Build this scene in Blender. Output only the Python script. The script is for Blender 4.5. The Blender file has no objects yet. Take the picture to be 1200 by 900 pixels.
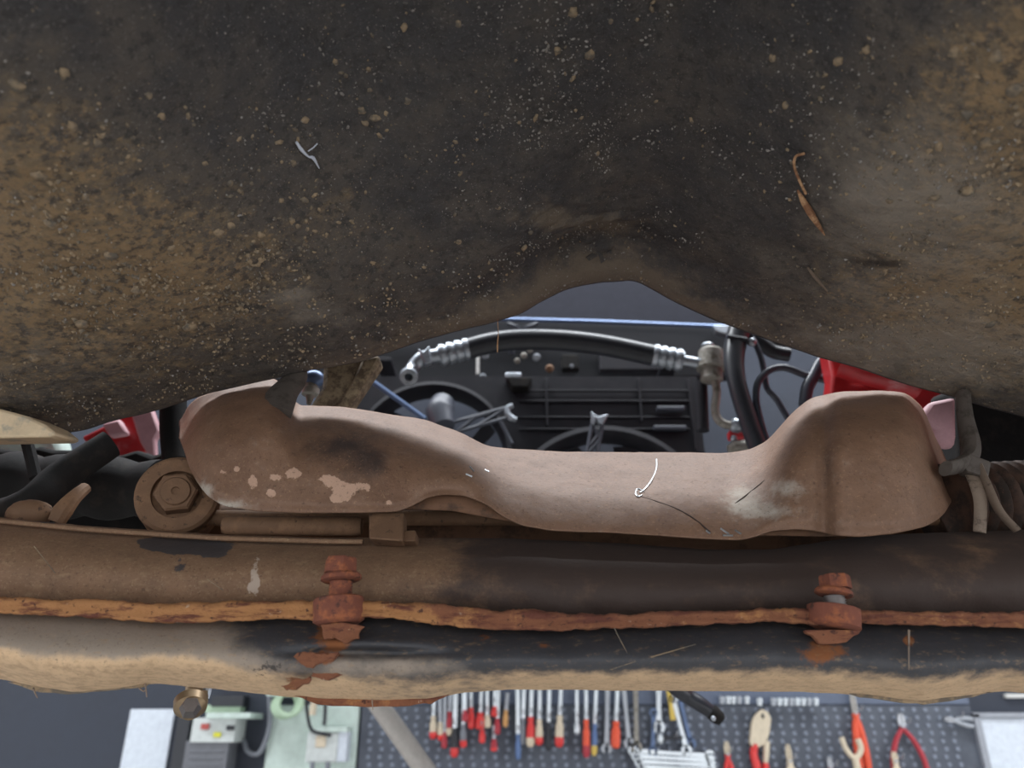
import bpy, math, random
import numpy as np
from mathutils import Vector, Matrix, noise

random.seed(7)
rng = np.random.default_rng(7)
scene = bpy.context.scene
col = scene.collection

# ------------------------------------------------------------------ camera, world, lights, exposure
CZ = 1.5                                   # lens height above the workshop floor
FPX = 900.0                                # focal length in pixels of the 1200 x 900 frame
PITCH = math.radians(24.5)
cs, sn = math.cos(PITCH), math.sin(PITCH)
cam_d = bpy.data.cameras.new('camera')
cam = bpy.data.objects.new('camera', cam_d)
col.objects.link(cam)
cam.location = (0, 0, CZ)
cam.rotation_euler = (math.pi / 2 + PITCH, 0, 0)
cam_d.sensor_width = 36.0
cam_d.lens = 36.0 * FPX / 1200.0
cam_d.clip_start = 0.01
cam_d.dof.use_dof = True
cam_d.dof.focus_distance = 0.54
cam_d.dof.aperture_fstop = 7.5
scene.camera = cam

world = bpy.data.worlds.new('workshop_air')
scene.world = world
world.use_nodes = True
bg = world.node_tree.nodes['Background']
bg.inputs['Color'].default_value = (0.93, 0.96, 1.0, 1)
bg.inputs['Strength'].default_value = 1.25

vs = scene.view_settings
vs.view_transform = 'Standard'
vs.look = 'None'
vs.gamma = 1.0
vs.use_curve_mapping = False
vs.exposure = 0.75
LAMP_W = 36.0
CEIL_Z = CZ + 2.5
WALL_Y = 2.62
LAMPS = [(-0.78, 1.05, 1), (0.78, 1.05, 1)]     # x, y, lies across the bay


# ------------------------------------------------------------------ helpers
def P(px, py, Y):
    """Point of the place seen at that pixel, at distance Y in front of the lens."""
    a = (px - 600.0) / FPX
    b = (450.0 - py) / FPX
    t = Y / (cs - b * sn)
    return Vector((a * t, Y, (sn + b * cs) * t + CZ))


def S(py, Y):
    b = (450.0 - py) / FPX
    return Y / (cs - b * sn) / FPX


def proj(x, y, z):
    z = z - CZ
    d = np.maximum(y * cs + z * sn, 1e-3)
    u = -y * sn + z * cs
    return 600 + FPX * x / d, 450 - FPX * u / d


def lin(c):
    out = []
    for v in c[:3]:
        v = v / 255.0
        out.append(v / 12.92 if v <= 0.04045 else ((v + 0.055) / 1.055) ** 2.4)
    return (*out, 1.0)


def sstep(a, b, x):
    t = np.clip((x - a) / (b - a), 0, 1)
    return t * t * (3 - 2 * t)


def curve(pts):
    xs = np.array([p[0] for p in pts], float)
    ys = np.array([p[1] for p in pts], float)

    def f(x):
        x = np.asarray(x, float)
        r = 0
        for o in (-6, -3, 0, 3, 6):                    # lightly rounded corners
            r = r + np.interp(x + o, xs, ys)
        return r / 5
    return f


def blobs(px, py, lst):
    r = np.zeros_like(px, dtype=float)
    for cx, cy, rx, ry, a in lst:
        r += a * np.exp(-(((px - cx) / rx) ** 2 + ((py - cy) / ry) ** 2))
    return r


ROOT = {}


def tag(o, label, cat, group=None, kind=None):
    if kind:
        o['kind'] = kind
    if label:
        o['label'] = label
    if cat:
        o['category'] = cat
    if group:
        o['group'] = group
    return o


def thing(name, label, cat, loc, group=None):
    o = bpy.data.objects.new(name, None)
    o.empty_display_size = 0.02
    col.objects.link(o)
    o.location = loc
    ROOT[o.name] = Vector(loc)
    return tag(o, label, cat, group)


def link_mesh(name, me, mat, parent=None, smooth=True, origin=None):
    """me holds world coordinates; they are shifted to the thing's own origin."""
    if parent is not None:
        L = ROOT[parent.name]
    elif origin is not None:
        L = Vector(origin)
    else:
        n = len(me.vertices)
        a = np.empty(n * 3)
        me.vertices.foreach_get('co', a)
        a = a.reshape(-1, 3)
        L = Vector(((a[:, 0].min() + a[:, 0].max()) / 2, (a[:, 1].min() + a[:, 1].max()) / 2, a[:, 2].min()))
    me.transform(Matrix.Translation(-L))
    if mat is not None:
        me.materials.append(mat)
    if smooth is True:
        me.polygons.foreach_set('use_smooth', [True] * len(me.polygons))
    elif smooth:
        me.polygons.foreach_set('use_smooth', [True] * len(me.polygons))
        me.set_sharp_from_angle(angle=math.radians(smooth))
    me.update()
    o = bpy.data.objects.new(name, me)
    col.objects.link(o)
    if parent is not None:
        o.parent = parent
    else:
        o.location = L
    ROOT[o.name] = L
    return o


def frame_of(d):
    d = d.normalized()
    h = Vector((0, 0, 1)) if abs(d.z) < 0.9 else Vector((1, 0, 0))
    a = d.cross(h).normalized()
    return a, a.cross(d).normalized()


def smooth_path(pts, sub=6):
    pts = [Vector(p) for p in pts]
    if len(pts) < 3:
        return pts
    ext = [pts[0] * 2 - pts[1]] + pts + [pts[-1] * 2 - pts[-2]]
    out = []
    for i in range(1, len(ext) - 2):
        p0, p1, p2, p3 = ext[i - 1:i + 3]
        for k in range(sub):
            t = k / sub
            out.append(0.5 * ((2 * p1) + (p2 - p0) * t + (2 * p0 - 5 * p1 + 4 * p2 - p3) * t * t
                              + (3 * p1 - p0 - 3 * p2 + p3) * t ** 3))
    out.append(pts[-1])
    return out


class MB:
    def __init__(self):
        self.v, self.f = [], []

    def ring_skin(self, rings, closed=True, cap=True):
        b = len(self.v)
        n = len(rings[0])
        for r in rings:
            self.v.extend([tuple(p) for p in r])
        for i in range(len(rings) - 1):
            for k in range(n if closed else n - 1):
                k2 = (k + 1) % n
                self.f.append((b + i * n + k, b + i * n + k2, b + (i + 1) * n + k2, b + (i + 1) * n + k))
        if cap:
            self.f.append(tuple(b + k for k in range(n))[::-1])
            self.f.append(tuple(b + (len(rings) - 1) * n + k for k in range(n)))
        return self

    def tube(self, pts, r, n=10, cap=True, flat=1.0):
        pts = [Vector(p) for p in pts]
        m = len(pts)
        rr = r if hasattr(r, '__len__') else [r] * m
        if len(rr) != m:
            rr = list(np.interp(np.linspace(0, 1, m), np.linspace(0, 1, len(rr)), rr))
        rings = []
        a = None
        for i in range(m):
            d = (pts[min(i + 1, m - 1)] - pts[max(i - 1, 0)]).normalized()
            if a is None:
                a, _ = frame_of(d)
            else:
                a = (a - d * a.dot(d)).normalized()
            c = d.cross(a)
            rings.append([pts[i] + (a * math.cos(q) + c * math.sin(q) * flat) * rr[i]
                          for q in (2 * math.pi * k / n for k in range(n))])
        return self.ring_skin(rings, True, cap)

    def lathe(self, p0, p1, prof, n=16, cap=True, phase=0.0):
        """prof: (t along p0->p1, radius in metres)"""
        p0, p1 = Vector(p0), Vector(p1)
        d = p1 - p0
        a, c = frame_of(d)
        rings = [[p0 + d * t + (a * math.cos(q + phase) + c * math.sin(q + phase)) * max(r, 1e-5)
                  for q in (2 * math.pi * k / n for k in range(n))] for t, r in prof]
        return self.ring_skin(rings, True, cap)

    def prism(self, pts, off):
        off = Vector(off)
        pts = [Vector(p) for p in pts]
        return self.ring_skin([pts, [p + off for p in pts]])

    def box(self, c, s, rot=None):
        c = Vector(c)
        q = []
        for sz in (-1, 1):
            r = []
            for sx, sy in ((-1, -1), (1, -1), (1, 1), (-1, 1)):
                v = Vector((sx * s[0] / 2, sy * s[1] / 2, sz * s[2] / 2))
                if rot is not None:
                    v = rot @ v
                r.append(c + v)
            q.append(r)
        return self.ring_skin(q)

    def ball(self, c, r, n=12, m=8, sc=(1, 1, 1), jit=0.0):
        c = Vector(c)
        rings = []
        for i in range(m + 1):
            th = math.pi * i / m
            rings.append([c + Vector((r * sc[0] * max(math.sin(th), 1e-3) * math.cos(q) * (1 + random.uniform(-jit, jit)),
                                      r * sc[1] * max(math.sin(th), 1e-3) * math.sin(q) * (1 + random.uniform(-jit, jit)),
                                      r * sc[2] * math.cos(th))) for q in (2 * math.pi * k / n for k in range(n))])
        return self.ring_skin(rings)

    def mesh(self, name):
        me = bpy.data.meshes.new(name)
        me.from_pydata(self.v, [], self.f)
        me.update()
        return me

    def build(self, name, mat, parent=None, smooth=35, origin=None, bevel=0.0):
        o = link_mesh(name, self.mesh(name), mat, parent, smooth, origin)
        if bevel:
            m = o.modifiers.new('edge', 'BEVEL')
            m.width = bevel
            m.segments = 2
            m.limit_method = 'ANGLE'
        return o


def grid_mesh(name, X, Y, Z, attrs=None, closed_v=False):
    """X, Y, Z arrays [cols, rows]"""
    nc, nr = X.shape
    co = np.stack([X, Y, Z], -1).reshape(-1, 3)
    i, j = np.meshgrid(np.arange(nc - 1), np.arange(nr if closed_v else nr - 1), indexing='ij')
    j2 = (j + 1) % nr
    q = np.stack([i * nr + j, (i + 1) * nr + j, (i + 1) * nr + j2, i * nr + j2], -1).reshape(-1, 4)
    me = bpy.data.meshes.new(name)
    me.from_pydata(co.tolist(), [], q.tolist())
    for k, a in (attrs or {}).items():
        at = me.attributes.new(k, 'FLOAT', 'POINT')
        at.data.foreach_set('value', np.ascontiguousarray(a, dtype=np.float32).reshape(-1))
    me.update()
    return me


def fbm(X, Y, Z, scale, octv=3, seed=0.0):
    out = np.empty(X.size)
    xs, ys, zs = X.reshape(-1), Y.reshape(-1), Z.reshape(-1)
    for k in range(X.size):
        v, am, sc = 0.0, 1.0, scale
        for _ in range(octv):
            v += am * noise.noise((xs[k] * sc + seed, ys[k] * sc, zs[k] * sc))
            am *= 0.5
            sc *= 2.1
        out[k] = v
    return out.reshape(X.shape)


# ------------------------------------------------------------------ materials
def material(name, base, rough=0.6, layers=(), bumps=(), metal=0.0, emit=None, emit_s=0.0, spec=0.5, trans=0.0):
    m = bpy.data.materials.new(name)
    m.use_nodes = True
    nt = m.node_tree
    N, L = nt.nodes, nt.links
    bs = N['Principled BSDF']
    bs.inputs['Specular IOR Level'].default_value = spec
    bs.inputs['Transmission Weight'].default_value = trans
    tc = N.new('ShaderNodeTexCoord')

    def tex(scale, detail, stretch=None, kind='noise', rough_=0.68):
        src = tc.outputs['Object']
        if stretch:
            mp = N.new('ShaderNodeMapping')
            mp.inputs['Scale'].default_value = stretch
            L.new(src, mp.inputs['Vector'])
            src = mp.outputs['Vector']
        if kind == 'voronoi':
            t = N.new('ShaderNodeTexVoronoi')
            t.inputs['Scale'].default_value = scale
            L.new(src, t.inputs['Vector'])
            inv = N.new('ShaderNodeMath')
            inv.operation = 'SUBTRACT'
            inv.inputs[0].default_value = 1.0
            L.new(t.outputs['Distance'], inv.inputs[1])
            return inv.outputs[0]
        t = N.new('ShaderNodeTexNoise')
        t.inputs['Scale'].default_value = scale
        t.inputs['Detail'].default_value = detail
        t.inputs['Roughness'].default_value = rough_
        L.new(src, t.inputs['Vector'])
        return t.outputs['Fac']

    c_prev, r_prev = None, None
    cb = lin(base)
    # slight tone variation of the base itself
    var = N.new('ShaderNodeMix')
    var.data_type = 'RGBA'
    var.inputs['A'].default_value = tuple(x * 0.62 for x in cb[:3]) + (1,)
    var.inputs['B'].default_value = tuple(min(1, x * 1.38) for x in cb[:3]) + (1,)
    L.new(tex(55, 9, rough_=0.78), var.inputs['Factor'])
    c_prev = var.outputs['Result']
    rv = N.new('ShaderNodeValue')
    rv.outputs[0].default_value = rough
    r_prev = rv.outputs[0]
    for ly in layers:
        f = tex(ly.get('scale', 40), ly.get('detail', 5), ly.get('stretch'), ly.get('kind', 'noise'))
        if ly.get('attr'):
            at = N.new('ShaderNodeAttribute')
            at.attribute_name = ly['attr']
            mul = N.new('ShaderNodeMath')
            mul.operation = 'MULTIPLY_ADD'
            L.new(at.outputs['Fac'], mul.inputs[0])
            mul.inputs[1].default_value = ly.get('gain', 1.0)
            L.new(f, mul.inputs[2])
            f = mul.outputs[0]
        mr = N.new('ShaderNodeMapRange')
        mr.interpolation_type = 'SMOOTHSTEP'
        mr.inputs['From Min'].default_value = ly['thr'] - ly.get('soft', 0.05)
        mr.inputs['From Max'].default_value = ly['thr'] + ly.get('soft', 0.05)
        mr.inputs['To Max'].default_value = ly.get('amount', 1.0)
        L.new(f, mr.inputs['Value'])
        mx = N.new('ShaderNodeMix')
        mx.data_type = 'RGBA'
        L.new(mr.outputs[0], mx.inputs['Factor'])
        L.new(c_prev, mx.inputs['A'])
        mx.inputs['B'].default_value = lin(ly['color'])
        c_prev = mx.outputs['Result']
        mf = N.new('ShaderNodeMix')
        mf.data_type = 'FLOAT'
        L.new(mr.outputs[0], mf.inputs['Factor'])
        L.new(r_prev, mf.inputs['A'])
        mf.inputs['B'].default_value = ly.get('rough', 0.85)
        r_prev = mf.outputs['Result']
    L.new(c_prev, bs.inputs['Base Color'])
    L.new(r_prev, bs.inputs['Roughness'])
    bs.inputs['Metallic'].default_value = metal
    nrm = None
    for sc, st, dist in bumps:
        b = N.new('ShaderNodeBump')
        b.inputs['Strength'].default_value = st
        b.inputs['Distance'].default_value = dist
        L.new(tex(sc, 5), b.inputs['Height'])
        if nrm is not None:
            L.new(nrm, b.inputs['Normal'])
        nrm = b.outputs['Normal']
    if nrm is not None:
        L.new(nrm, bs.inputs['Normal'])
    if emit:
        bs.inputs['Emission Color'].default_value = lin(emit)
        bs.inputs['Emission Strength'].default_value = emit_s
    return m


M = {}
M['underseal'] = material('underseal', (56, 54, 55), 0.62, [
    dict(color=(90, 82, 74), scale=30, detail=9, thr=0.60, soft=0.2, attr='mud', gain=0.34, rough=0.85, amount=0.85),
    dict(color=(128, 109, 84), scale=80, detail=9, thr=0.82, soft=0.15, attr='mud', gain=0.30, rough=0.9, amount=0.85),
    dict(color=(148, 122, 90), scale=200, detail=7, thr=0.86, soft=0.07, attr='mud', gain=0.29, rough=0.9, amount=0.75),
    dict(color=(52, 49, 48), scale=150, detail=8, thr=0.56, soft=0.06, rough=0.8, amount=0.75),
    dict(color=(150, 140, 128), scale=24, detail=9, thr=0.88, soft=0.24, attr='grey', gain=0.6, rough=0.85, amount=0.75),
    dict(color=(122, 117, 112), scale=560, detail=3, thr=0.64, soft=0.06, rough=0.8, amount=0.6),
    dict(color=(136, 122, 102), scale=330, detail=3, thr=0.70, soft=0.04, rough=0.9, amount=0.7),
    dict(color=(24, 22, 22), scale=50, detail=5, thr=0.95, soft=0.14, attr='oil', gain=0.6, rough=0.5, amount=0.8),
    dict(color=(112, 100, 86), scale=60, detail=9, thr=0.86, soft=0.22, attr='lip', gain=0.6, rough=0.9, amount=0.8),
], [(260, 0.8, 0.0020), (900, 0.5, 0.0008)])
M['mud'] = material('dried_mud', (150, 130, 104), 0.95, [
    dict(color=(98, 90, 80), scale=110, thr=0.5, soft=0.1)], [(700, 0.4, 0.0008)])
M['grit'] = material('pale_grit', (140, 134, 128), 0.9)
M['cream'] = material('cream_paint', (206, 184, 152), 0.7, [
    dict(color=(168, 158, 140), scale=60, thr=0.58, soft=0.08)], [(200, 0.2, 0.001)])
M['shield'] = material('heat_shield_steel', (122, 92, 72), 0.62, [
    dict(color=(56, 46, 44), scale=40, detail=8, thr=0.84, soft=0.30, attr='dark', gain=0.85, rough=0.65, amount=0.95),
    dict(color=(178, 168, 156), scale=130, detail=8, thr=0.84, soft=0.30, attr='dust', gain=0.85, rough=0.85, amount=0.95),
    dict(color=(94, 66, 50), scale=24, detail=6, thr=0.60, soft=0.12, rough=0.7, amount=0.45),
    dict(color=(186, 152, 130), scale=170, detail=8, thr=0.92, soft=0.04, attr='chip', gain=0.6, rough=0.8),
    dict(color=(172, 138, 106), scale=480, detail=3, thr=0.64, soft=0.06, rough=0.85, amount=0.4),
    dict(color=(62, 48, 41), scale=420, detail=4, thr=0.63, soft=0.06, rough=0.85, amount=0.5),
], [(420, 0.45, 0.0010), (60, 0.25, 0.002)])
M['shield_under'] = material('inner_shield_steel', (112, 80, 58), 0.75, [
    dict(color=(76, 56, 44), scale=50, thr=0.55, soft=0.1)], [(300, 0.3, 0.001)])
M['member_up'] = material('brown_dusty_steel', (124, 95, 72), 0.76, [
    dict(color=(132, 102, 78), scale=28, detail=6, thr=0.56, soft=0.10, rough=0.85, amount=0.7),
    dict(color=(150, 124, 96), scale=190, detail=8, thr=0.60, soft=0.08, rough=0.9, amount=0.55, stretch=(0.6, 1, 1.4)),
    dict(color=(160, 136, 108), scale=620, detail=3, thr=0.62, soft=0.06, rough=0.9, amount=0.5),
    dict(color=(76, 60, 50), scale=520, detail=3, thr=0.62, soft=0.06, rough=0.9, amount=0.5),
    dict(color=(58, 46, 42), scale=26, detail=6, thr=0.80, soft=0.20, attr='dark', gain=0.55, rough=0.75, amount=0.95),
    dict(color=(66, 61, 62), scale=70, detail=6, thr=0.95, soft=0.04, attr='bare', gain=0.6, rough=0.6),
    dict(color=(176, 158, 142), scale=220, detail=6, thr=0.98, soft=0.07, attr='scuff', gain=0.6, rough=0.7),
    dict(color=(150, 96, 52), scale=60, detail=5, thr=0.74, soft=0.06, rough=0.9, amount=0.5),
], [(300, 0.3, 0.001), (80, 0.25, 0.002)])
M['member_low'] = material('slate_painted_steel', (58, 58, 62), 0.62, [
    dict(color=(152, 138, 124), scale=22, detail=8, thr=0.86, soft=0.22, attr='dust', gain=0.65, rough=0.88, amount=0.95),
    dict(color=(208, 176, 140), scale=80, detail=9, thr=0.92, soft=0.26, attr='tan', gain=0.72, rough=0.9),
    dict(color=(160, 132, 104), scale=160, detail=8, thr=0.88, soft=0.12, attr='tan', gain=0.34, rough=0.9, amount=0.6),
    dict(color=(128, 78, 44), scale=110, detail=8, thr=0.86, soft=0.10, attr='rust', gain=0.6, rough=0.95),
    dict(color=(44, 42, 42), scale=260, detail=5, thr=0.97, soft=0.05, attr='pit', gain=0.5, rough=0.8, amount=0.8),
    dict(color=(160, 132, 98), scale=300, detail=6, thr=0.62, soft=0.07, rough=0.9, amount=0.4, stretch=(0.5, 1, 1)),
    dict(color=(96, 82, 66), scale=520, detail=4, thr=0.63, soft=0.05, rough=0.9, amount=0.5),
], [(300, 0.3, 0.001), (90, 0.3, 0.002)])
M['rust'] = material('flaking_rust', (126, 80, 56), 0.95, [
    dict(color=(166, 116, 72), scale=50, detail=6, thr=0.62, soft=0.08, attr='orange', gain=0.25),
    dict(color=(96, 52, 38), scale=90, detail=6, thr=0.55, soft=0.07, stretch=(0.4, 1, 2)),
    dict(color=(70, 40, 30), scale=240, detail=5, thr=0.62, soft=0.05),
    dict(color=(196, 172, 150), scale=160, detail=6, thr=0.68, soft=0.03, amount=0.7),
], [(180, 0.7, 0.002), (600, 0.5, 0.001)])
M['rust_bolt'] = material('rusty_bolt_steel', (118, 68, 52), 0.9, [
    dict(color=(150, 88, 56), scale=120, thr=0.56, soft=0.08), dict(color=(70, 44, 38), scale=90, thr=0.60, soft=0.06)],
    [(400, 0.5, 0.001)])
M['bare_bolt'] = material('grey_bolt_steel', (110, 104, 102), 0.5, metal=0.6)
M['rack'] = material('dusty_rack_alloy', (112, 84, 62), 0.8, [
    dict(color=(132, 100, 74), scale=60, thr=0.56, soft=0.1), dict(color=(72, 54, 42), scale=120, thr=0.62, soft=0.06)],
    [(260, 0.35, 0.001)])
M['rubber'] = material('black_rubber', (28, 27, 27), 0.85, [dict(color=(42, 38, 35), scale=60, thr=0.6, soft=0.1)], [(200, 0.3, 0.001)], spec=0.25)
M['copper'] = material('brown_bellows_rubber', (70, 48, 36), 0.7, [
    dict(color=(44, 34, 28), scale=70, thr=0.52, soft=0.1), dict(color=(140, 94, 62), scale=260, thr=0.70, soft=0.04)], [(260, 0.3, 0.001)])
M['strap'] = material('grey_clamp_steel', (128, 112, 98), 0.65, [dict(color=(84, 72, 62), scale=90, thr=0.58, soft=0.08)], metal=0.2)
M['bracket'] = material('grey_brown_bracket', (82, 74, 68), 0.7, [dict(color=(62, 54, 48), scale=80, thr=0.55, soft=0.1)], [(300, 0.3, 0.001)])
M['red'] = material('red_car_paint', (178, 42, 46), 0.35, [dict(color=(200, 150, 152), scale=9, thr=0.62, soft=0.05, amount=0.6)])
M['pink'] = material('chalky_pink_paint', (192, 148, 154), 0.55, [dict(color=(170, 84, 88), scale=26, thr=0.68, soft=0.04)])
M['white_plastic'] = material('white_plastic', (206, 206, 202), 0.5)
M['plastic'] = material('black_plastic', (34, 34, 40), 0.55, [dict(color=(42, 41, 46), scale=30, thr=0.55, soft=0.15, rough=0.65)], [(120, 0.1, 0.001)], spec=0.3)
M['bonnet'] = material('bonnet_underside_paint', (38, 39, 46), 1.0, spec=0.2)
M['plastic_grey'] = material('grey_plastic', (70, 74, 84), 0.45)
M['black_paint'] = material('black_gloss_paint', (30, 31, 36), 0.45, spec=0.3)
M['hose'] = material('hose_rubber', (42, 44, 50), 0.36)
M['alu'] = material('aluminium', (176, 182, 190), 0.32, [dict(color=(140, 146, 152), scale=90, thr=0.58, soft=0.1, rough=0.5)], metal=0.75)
M['alu_dull'] = material('dull_aluminium', (150, 146, 138), 0.55, [dict(color=(112, 104, 92), scale=90, thr=0.58, soft=0.1)], metal=0.35)
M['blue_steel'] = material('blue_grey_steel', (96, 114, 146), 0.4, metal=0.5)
M['cable'] = material('cable_jacket', (60, 64, 74), 0.28)
M['strut'] = material('mossy_steel', (134, 118, 94), 0.85, [
    dict(color=(86, 72, 56), scale=120, thr=0.5, soft=0.1), dict(color=(160, 148, 128), scale=240, thr=0.68, soft=0.05)], [(260, 0.6, 0.002)])
M['wire'] = material('bright_wire', (196, 200, 204), 0.3, metal=0.85)
M['crackm'] = material('dark_scratch', (52, 38, 32), 0.8)
M['thread'] = material('white_lint', (196, 200, 212), 0.9)
M['straw'] = material('dry_straw', (190, 150, 112), 0.8, [dict(color=(132, 92, 66), scale=120, thr=0.5, soft=0.1)])
M['wall'] = material('slate_wall_paint', (52, 56, 66), 0.75, [dict(color=(57, 62, 73), scale=3, thr=0.5, soft=0.2)], [(30, 0.1, 0.002)])
M['concrete'] = material('floor_concrete', (178, 175, 170), 0.6, [dict(color=(156, 153, 148), scale=4, thr=0.55, soft=0.2)], [(40, 0.2, 0.002)])
M['ceiling'] = material('ceiling_paint', (196, 198, 200), 0.9)
M['board'] = material('pegboard_steel', (84, 90, 101), 0.5, [dict(color=(75, 79, 89), scale=8, thr=0.55, soft=0.2)])
M['board_rail'] = material('pegboard_rail', (92, 102, 122), 0.5)
M['peg'] = material('pale_peg_dimple', (122, 130, 144), 0.45)  # dimples in a paler tone than the board
M['hook'] = material('zinc_hook', (190, 192, 196), 0.35, metal=0.6)
M['whiteboard'] = material('white_board', (206, 214, 230), 0.4)
M['frame_grey'] = material('grey_board_frame', (150, 154, 162), 0.5)
M['mint'] = material('mint_plastic', (198, 214, 206), 0.5)
M['mint_dark'] = material('green_plastic', (176, 200, 172), 0.5)
M['label'] = material('white_label', (200, 206, 204), 0.6)
M['yellow'] = material('yellow_sticker', (212, 208, 60), 0.6)
M['red_print'] = material('red_print', (176, 80, 74), 0.6)
M['black_print'] = material('black_print', (50, 52, 56), 0.6)
M['box_grey'] = material('grey_box', (104, 106, 112), 0.5)
M['brass'] = material('tarnished_brass', (132, 112, 86), 0.4, metal=0.6)
M['tube_grey'] = material('grey_enamel', (176, 172, 166), 0.5)
M['chrome'] = material('tool_chrome', (212, 219, 229), 0.25, metal=0.35)
M['steel'] = material('tool_steel', (172, 177, 184), 0.4, metal=0.3)
M['t_red'] = material('tool_red', (214, 56, 54), 0.4)
M['t_darkred'] = material('tool_dark_red', (168, 46, 58), 0.45)
M['t_orange'] = material('tool_orange', (226, 84, 52), 0.45)
M['t_cream'] = material('tool_cream', (210, 196, 172), 0.55)
M['t_wood'] = material('tool_wood', (200, 150, 92), 0.6)
M['t_blue'] = material('tool_blue', (86, 112, 156), 0.45)
M['t_yellow'] = material('tool_yellow', (206, 178, 84), 0.45)
M['t_black'] = material('tool_black', (40, 42, 48), 0.5)
M['t_grey'] = material('tool_grey', (120, 124, 132), 0.5)
M['glow'] = material('lamp_diffuser', (235, 235, 235), 0.5)


# ------------------------------------------------------------------ the workshop shell
def slab(name, c, s, mat):
    o = MB().box(c, s).build(name, mat, smooth=False)
    tag(o, None, None, kind='structure')
    return o


slab('wall_back', (0, WALL_Y + 0.1, CEIL_Z / 2), (9.0, 0.2, CEIL_Z), M['wall'])
slab('floor', (0, -0.64, -0.05), (9.0, 6.72, 0.1), M['concrete'])
slab('ceiling', (0, -0.64, CEIL_Z + 0.05), (9.0, 6.72, 0.1), M['ceiling'])
for i, (lx, ly, across) in enumerate(LAMPS):
    lw, ll = (1.44, 0.24) if across else (0.24, 1.44)
    lt = thing('ceiling_light', 'long white strip light on the ceiling ' + ['over the red wing with the pink patch', 'over the looping engine cable'][i], 'lamp', (lx, ly, CEIL_Z - 0.09), 'strip lights on the ceiling')
    MB().box((lx, ly, CEIL_Z - 0.03), (lw + 0.06, ll + 0.06, 0.06)).build('housing', M['ceiling'], lt, False)
    MB().box((lx, ly, CEIL_Z - 0.075), (lw, ll, 0.03)).build('diffuser', M['glow'], lt, False)
    ld = bpy.data.lights.new('strip_lamp_offscreen', 'AREA')
    ld.shape = 'RECTANGLE'
    ld.size, ld.size_y = lw, ll
    ld.energy = LAMP_W
    ld.color = (0.92, 0.96, 1.0)
    lo = bpy.data.objects.new('strip_lamp_offscreen', ld)
    col.objects.link(lo)
    lo.location = (lx, ly, CEIL_Z - 0.1)

# ------------------------------------------------------------------ floor pan with tunnel, and firewall
YE = 0.55
edge_px = [(-420, 590), (-300, 560), (-150, 530), (0, 512), (60, 509), (95, 505), (130, 493), (185, 480), (260, 456), (350, 436), (420, 424), (480, 404),
           (540, 386), (575, 377), (592, 371), (612, 366), (622, 358), (640, 349), (665, 336), (700, 329), (745, 327), (760, 335),
           (790, 352), (840, 375), (900, 398), (960, 417), (1000, 428), (1060, 448), (1130, 468), (1200, 489),
           (1300, 515), (1450, 550), (1600, 580)]
ew = [P(a, b, YE) for a, b in edge_px]
EX = np.array([p.x for p in ew])
EZ = np.array([p.z for p in ew])


def zedge(x):
    r = 0
    for o in (-0.006, -0.003, 0, 0.003, 0.006):
        r = r + np.interp(x + o, EX, EZ)
    return r / 5


def zrear(x):
    u = np.abs(x - 0.0)
    return CZ + 0.245 + 0.13 * (1 - sstep(0.07, 0.24, u)) - 0.02 * sstep(0.3, 0.6, u)


def zpan(x, y):
    d = YE - y
    w = sstep(0.02, 0.34, d)
    z = (1 - w) * zedge(x) + w * zrear(x)
    # rolled lip round the arch of the tunnel and soft dents
    arch = np.exp(-((x - 0.05) / 0.11) ** 2)
    z = z - arch * 0.003 * np.exp(-((d - 0.012) / 0.012) ** 2) + arch * 0.012 * np.exp(-((d - 0.05) / 0.02) ** 2)
    z = z - 0.006 * np.exp(-((x + 0.03) / 0.03) ** 2 - ((d - 0.06) / 0.02) ** 2)
    z = z + 0.008 * np.exp(-((x - 0.21) / 0.04) ** 2 - ((d - 0.12) / 0.05) ** 2)
    return z


xs = np.linspace(-0.62, 0.62, 460)
dd = np.concatenate([np.linspace(0, 0.12, 70)[:-1], np.linspace(0.12, 0.40, 110)[:-1], np.linspace(0.40, 1.1, 24)])
X, D = np.meshgrid(xs, dd, indexing='ij')
Yg = YE - D
Zg = zpan(X, Yg)
n1 = fbm(X, Yg, Zg, 22, 3)
n2 = fbm(X, Yg, Zg, 130, 2, 9.0)
fade = sstep(0.0, 0.02, D)
Zg = Zg + fade * (n1 * 0.0022 + n2 * 0.0007) + (1 - fade) * n1 * 0.0012
PX, PY = proj(X, np.maximum(Yg, 0.02), Zg)
crm = np.clip(blobs(PX, PY, [(650, 262, 55, 28, 1.0), (715, 275, 50, 32, 1.0), (760, 300, 40, 25, 0.5), (640, 320, 50, 20, 0.5)]), 0, 1) * fade
Zg = Zg + crm * (0.0045 * (0.5 - np.abs(fbm(X, Yg * 2.2, Zg * 2, 34, 3, 21.0))) - 0.001)
mud = blobs(PX, PY, [(60, 330, 230, 190, 1.15), (20, 150, 130, 130, 0.5), (250, 330, 160, 110, 0.55), (1170, 260, 160, 210, 1.0), (1420, 250, 200, 300, 0.9), (-230, 330, 190, 300, 0.8),
                     (1110, 390, 150, 80, 0.85), (1190, 60, 130, 110, 0.7), (430, 140, 60, 40, 0.35), (440, 300, 160, 90, 0.3),
                     (960, 330, 120, 70, 0.3), (400, 240, 40, 30, 0.3), (650, 100, 120, 120, 0.18), (1030, 200, 90, 120, 0.35)])
grey = blobs(PX, PY, [(1070, 250, 140, 130, 0.85), (960, 400, 130, 60, 0.35), (380, 372, 60, 16, 0.6),
                      (420, 300, 120, 80, 0.2), (330, 345, 40, 12, 0.5), (1130, 420, 110, 50, 0.8), (100, 420, 120, 60, 0.35)])
oil = blobs(PX, PY, [(1040, 309, 40, 9, 0.9), (1005, 295, 40, 14, 0.5), (1105, 322, 40, 10, 0.5), (20, 482, 35, 7, 0.8),
                     ])
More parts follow.
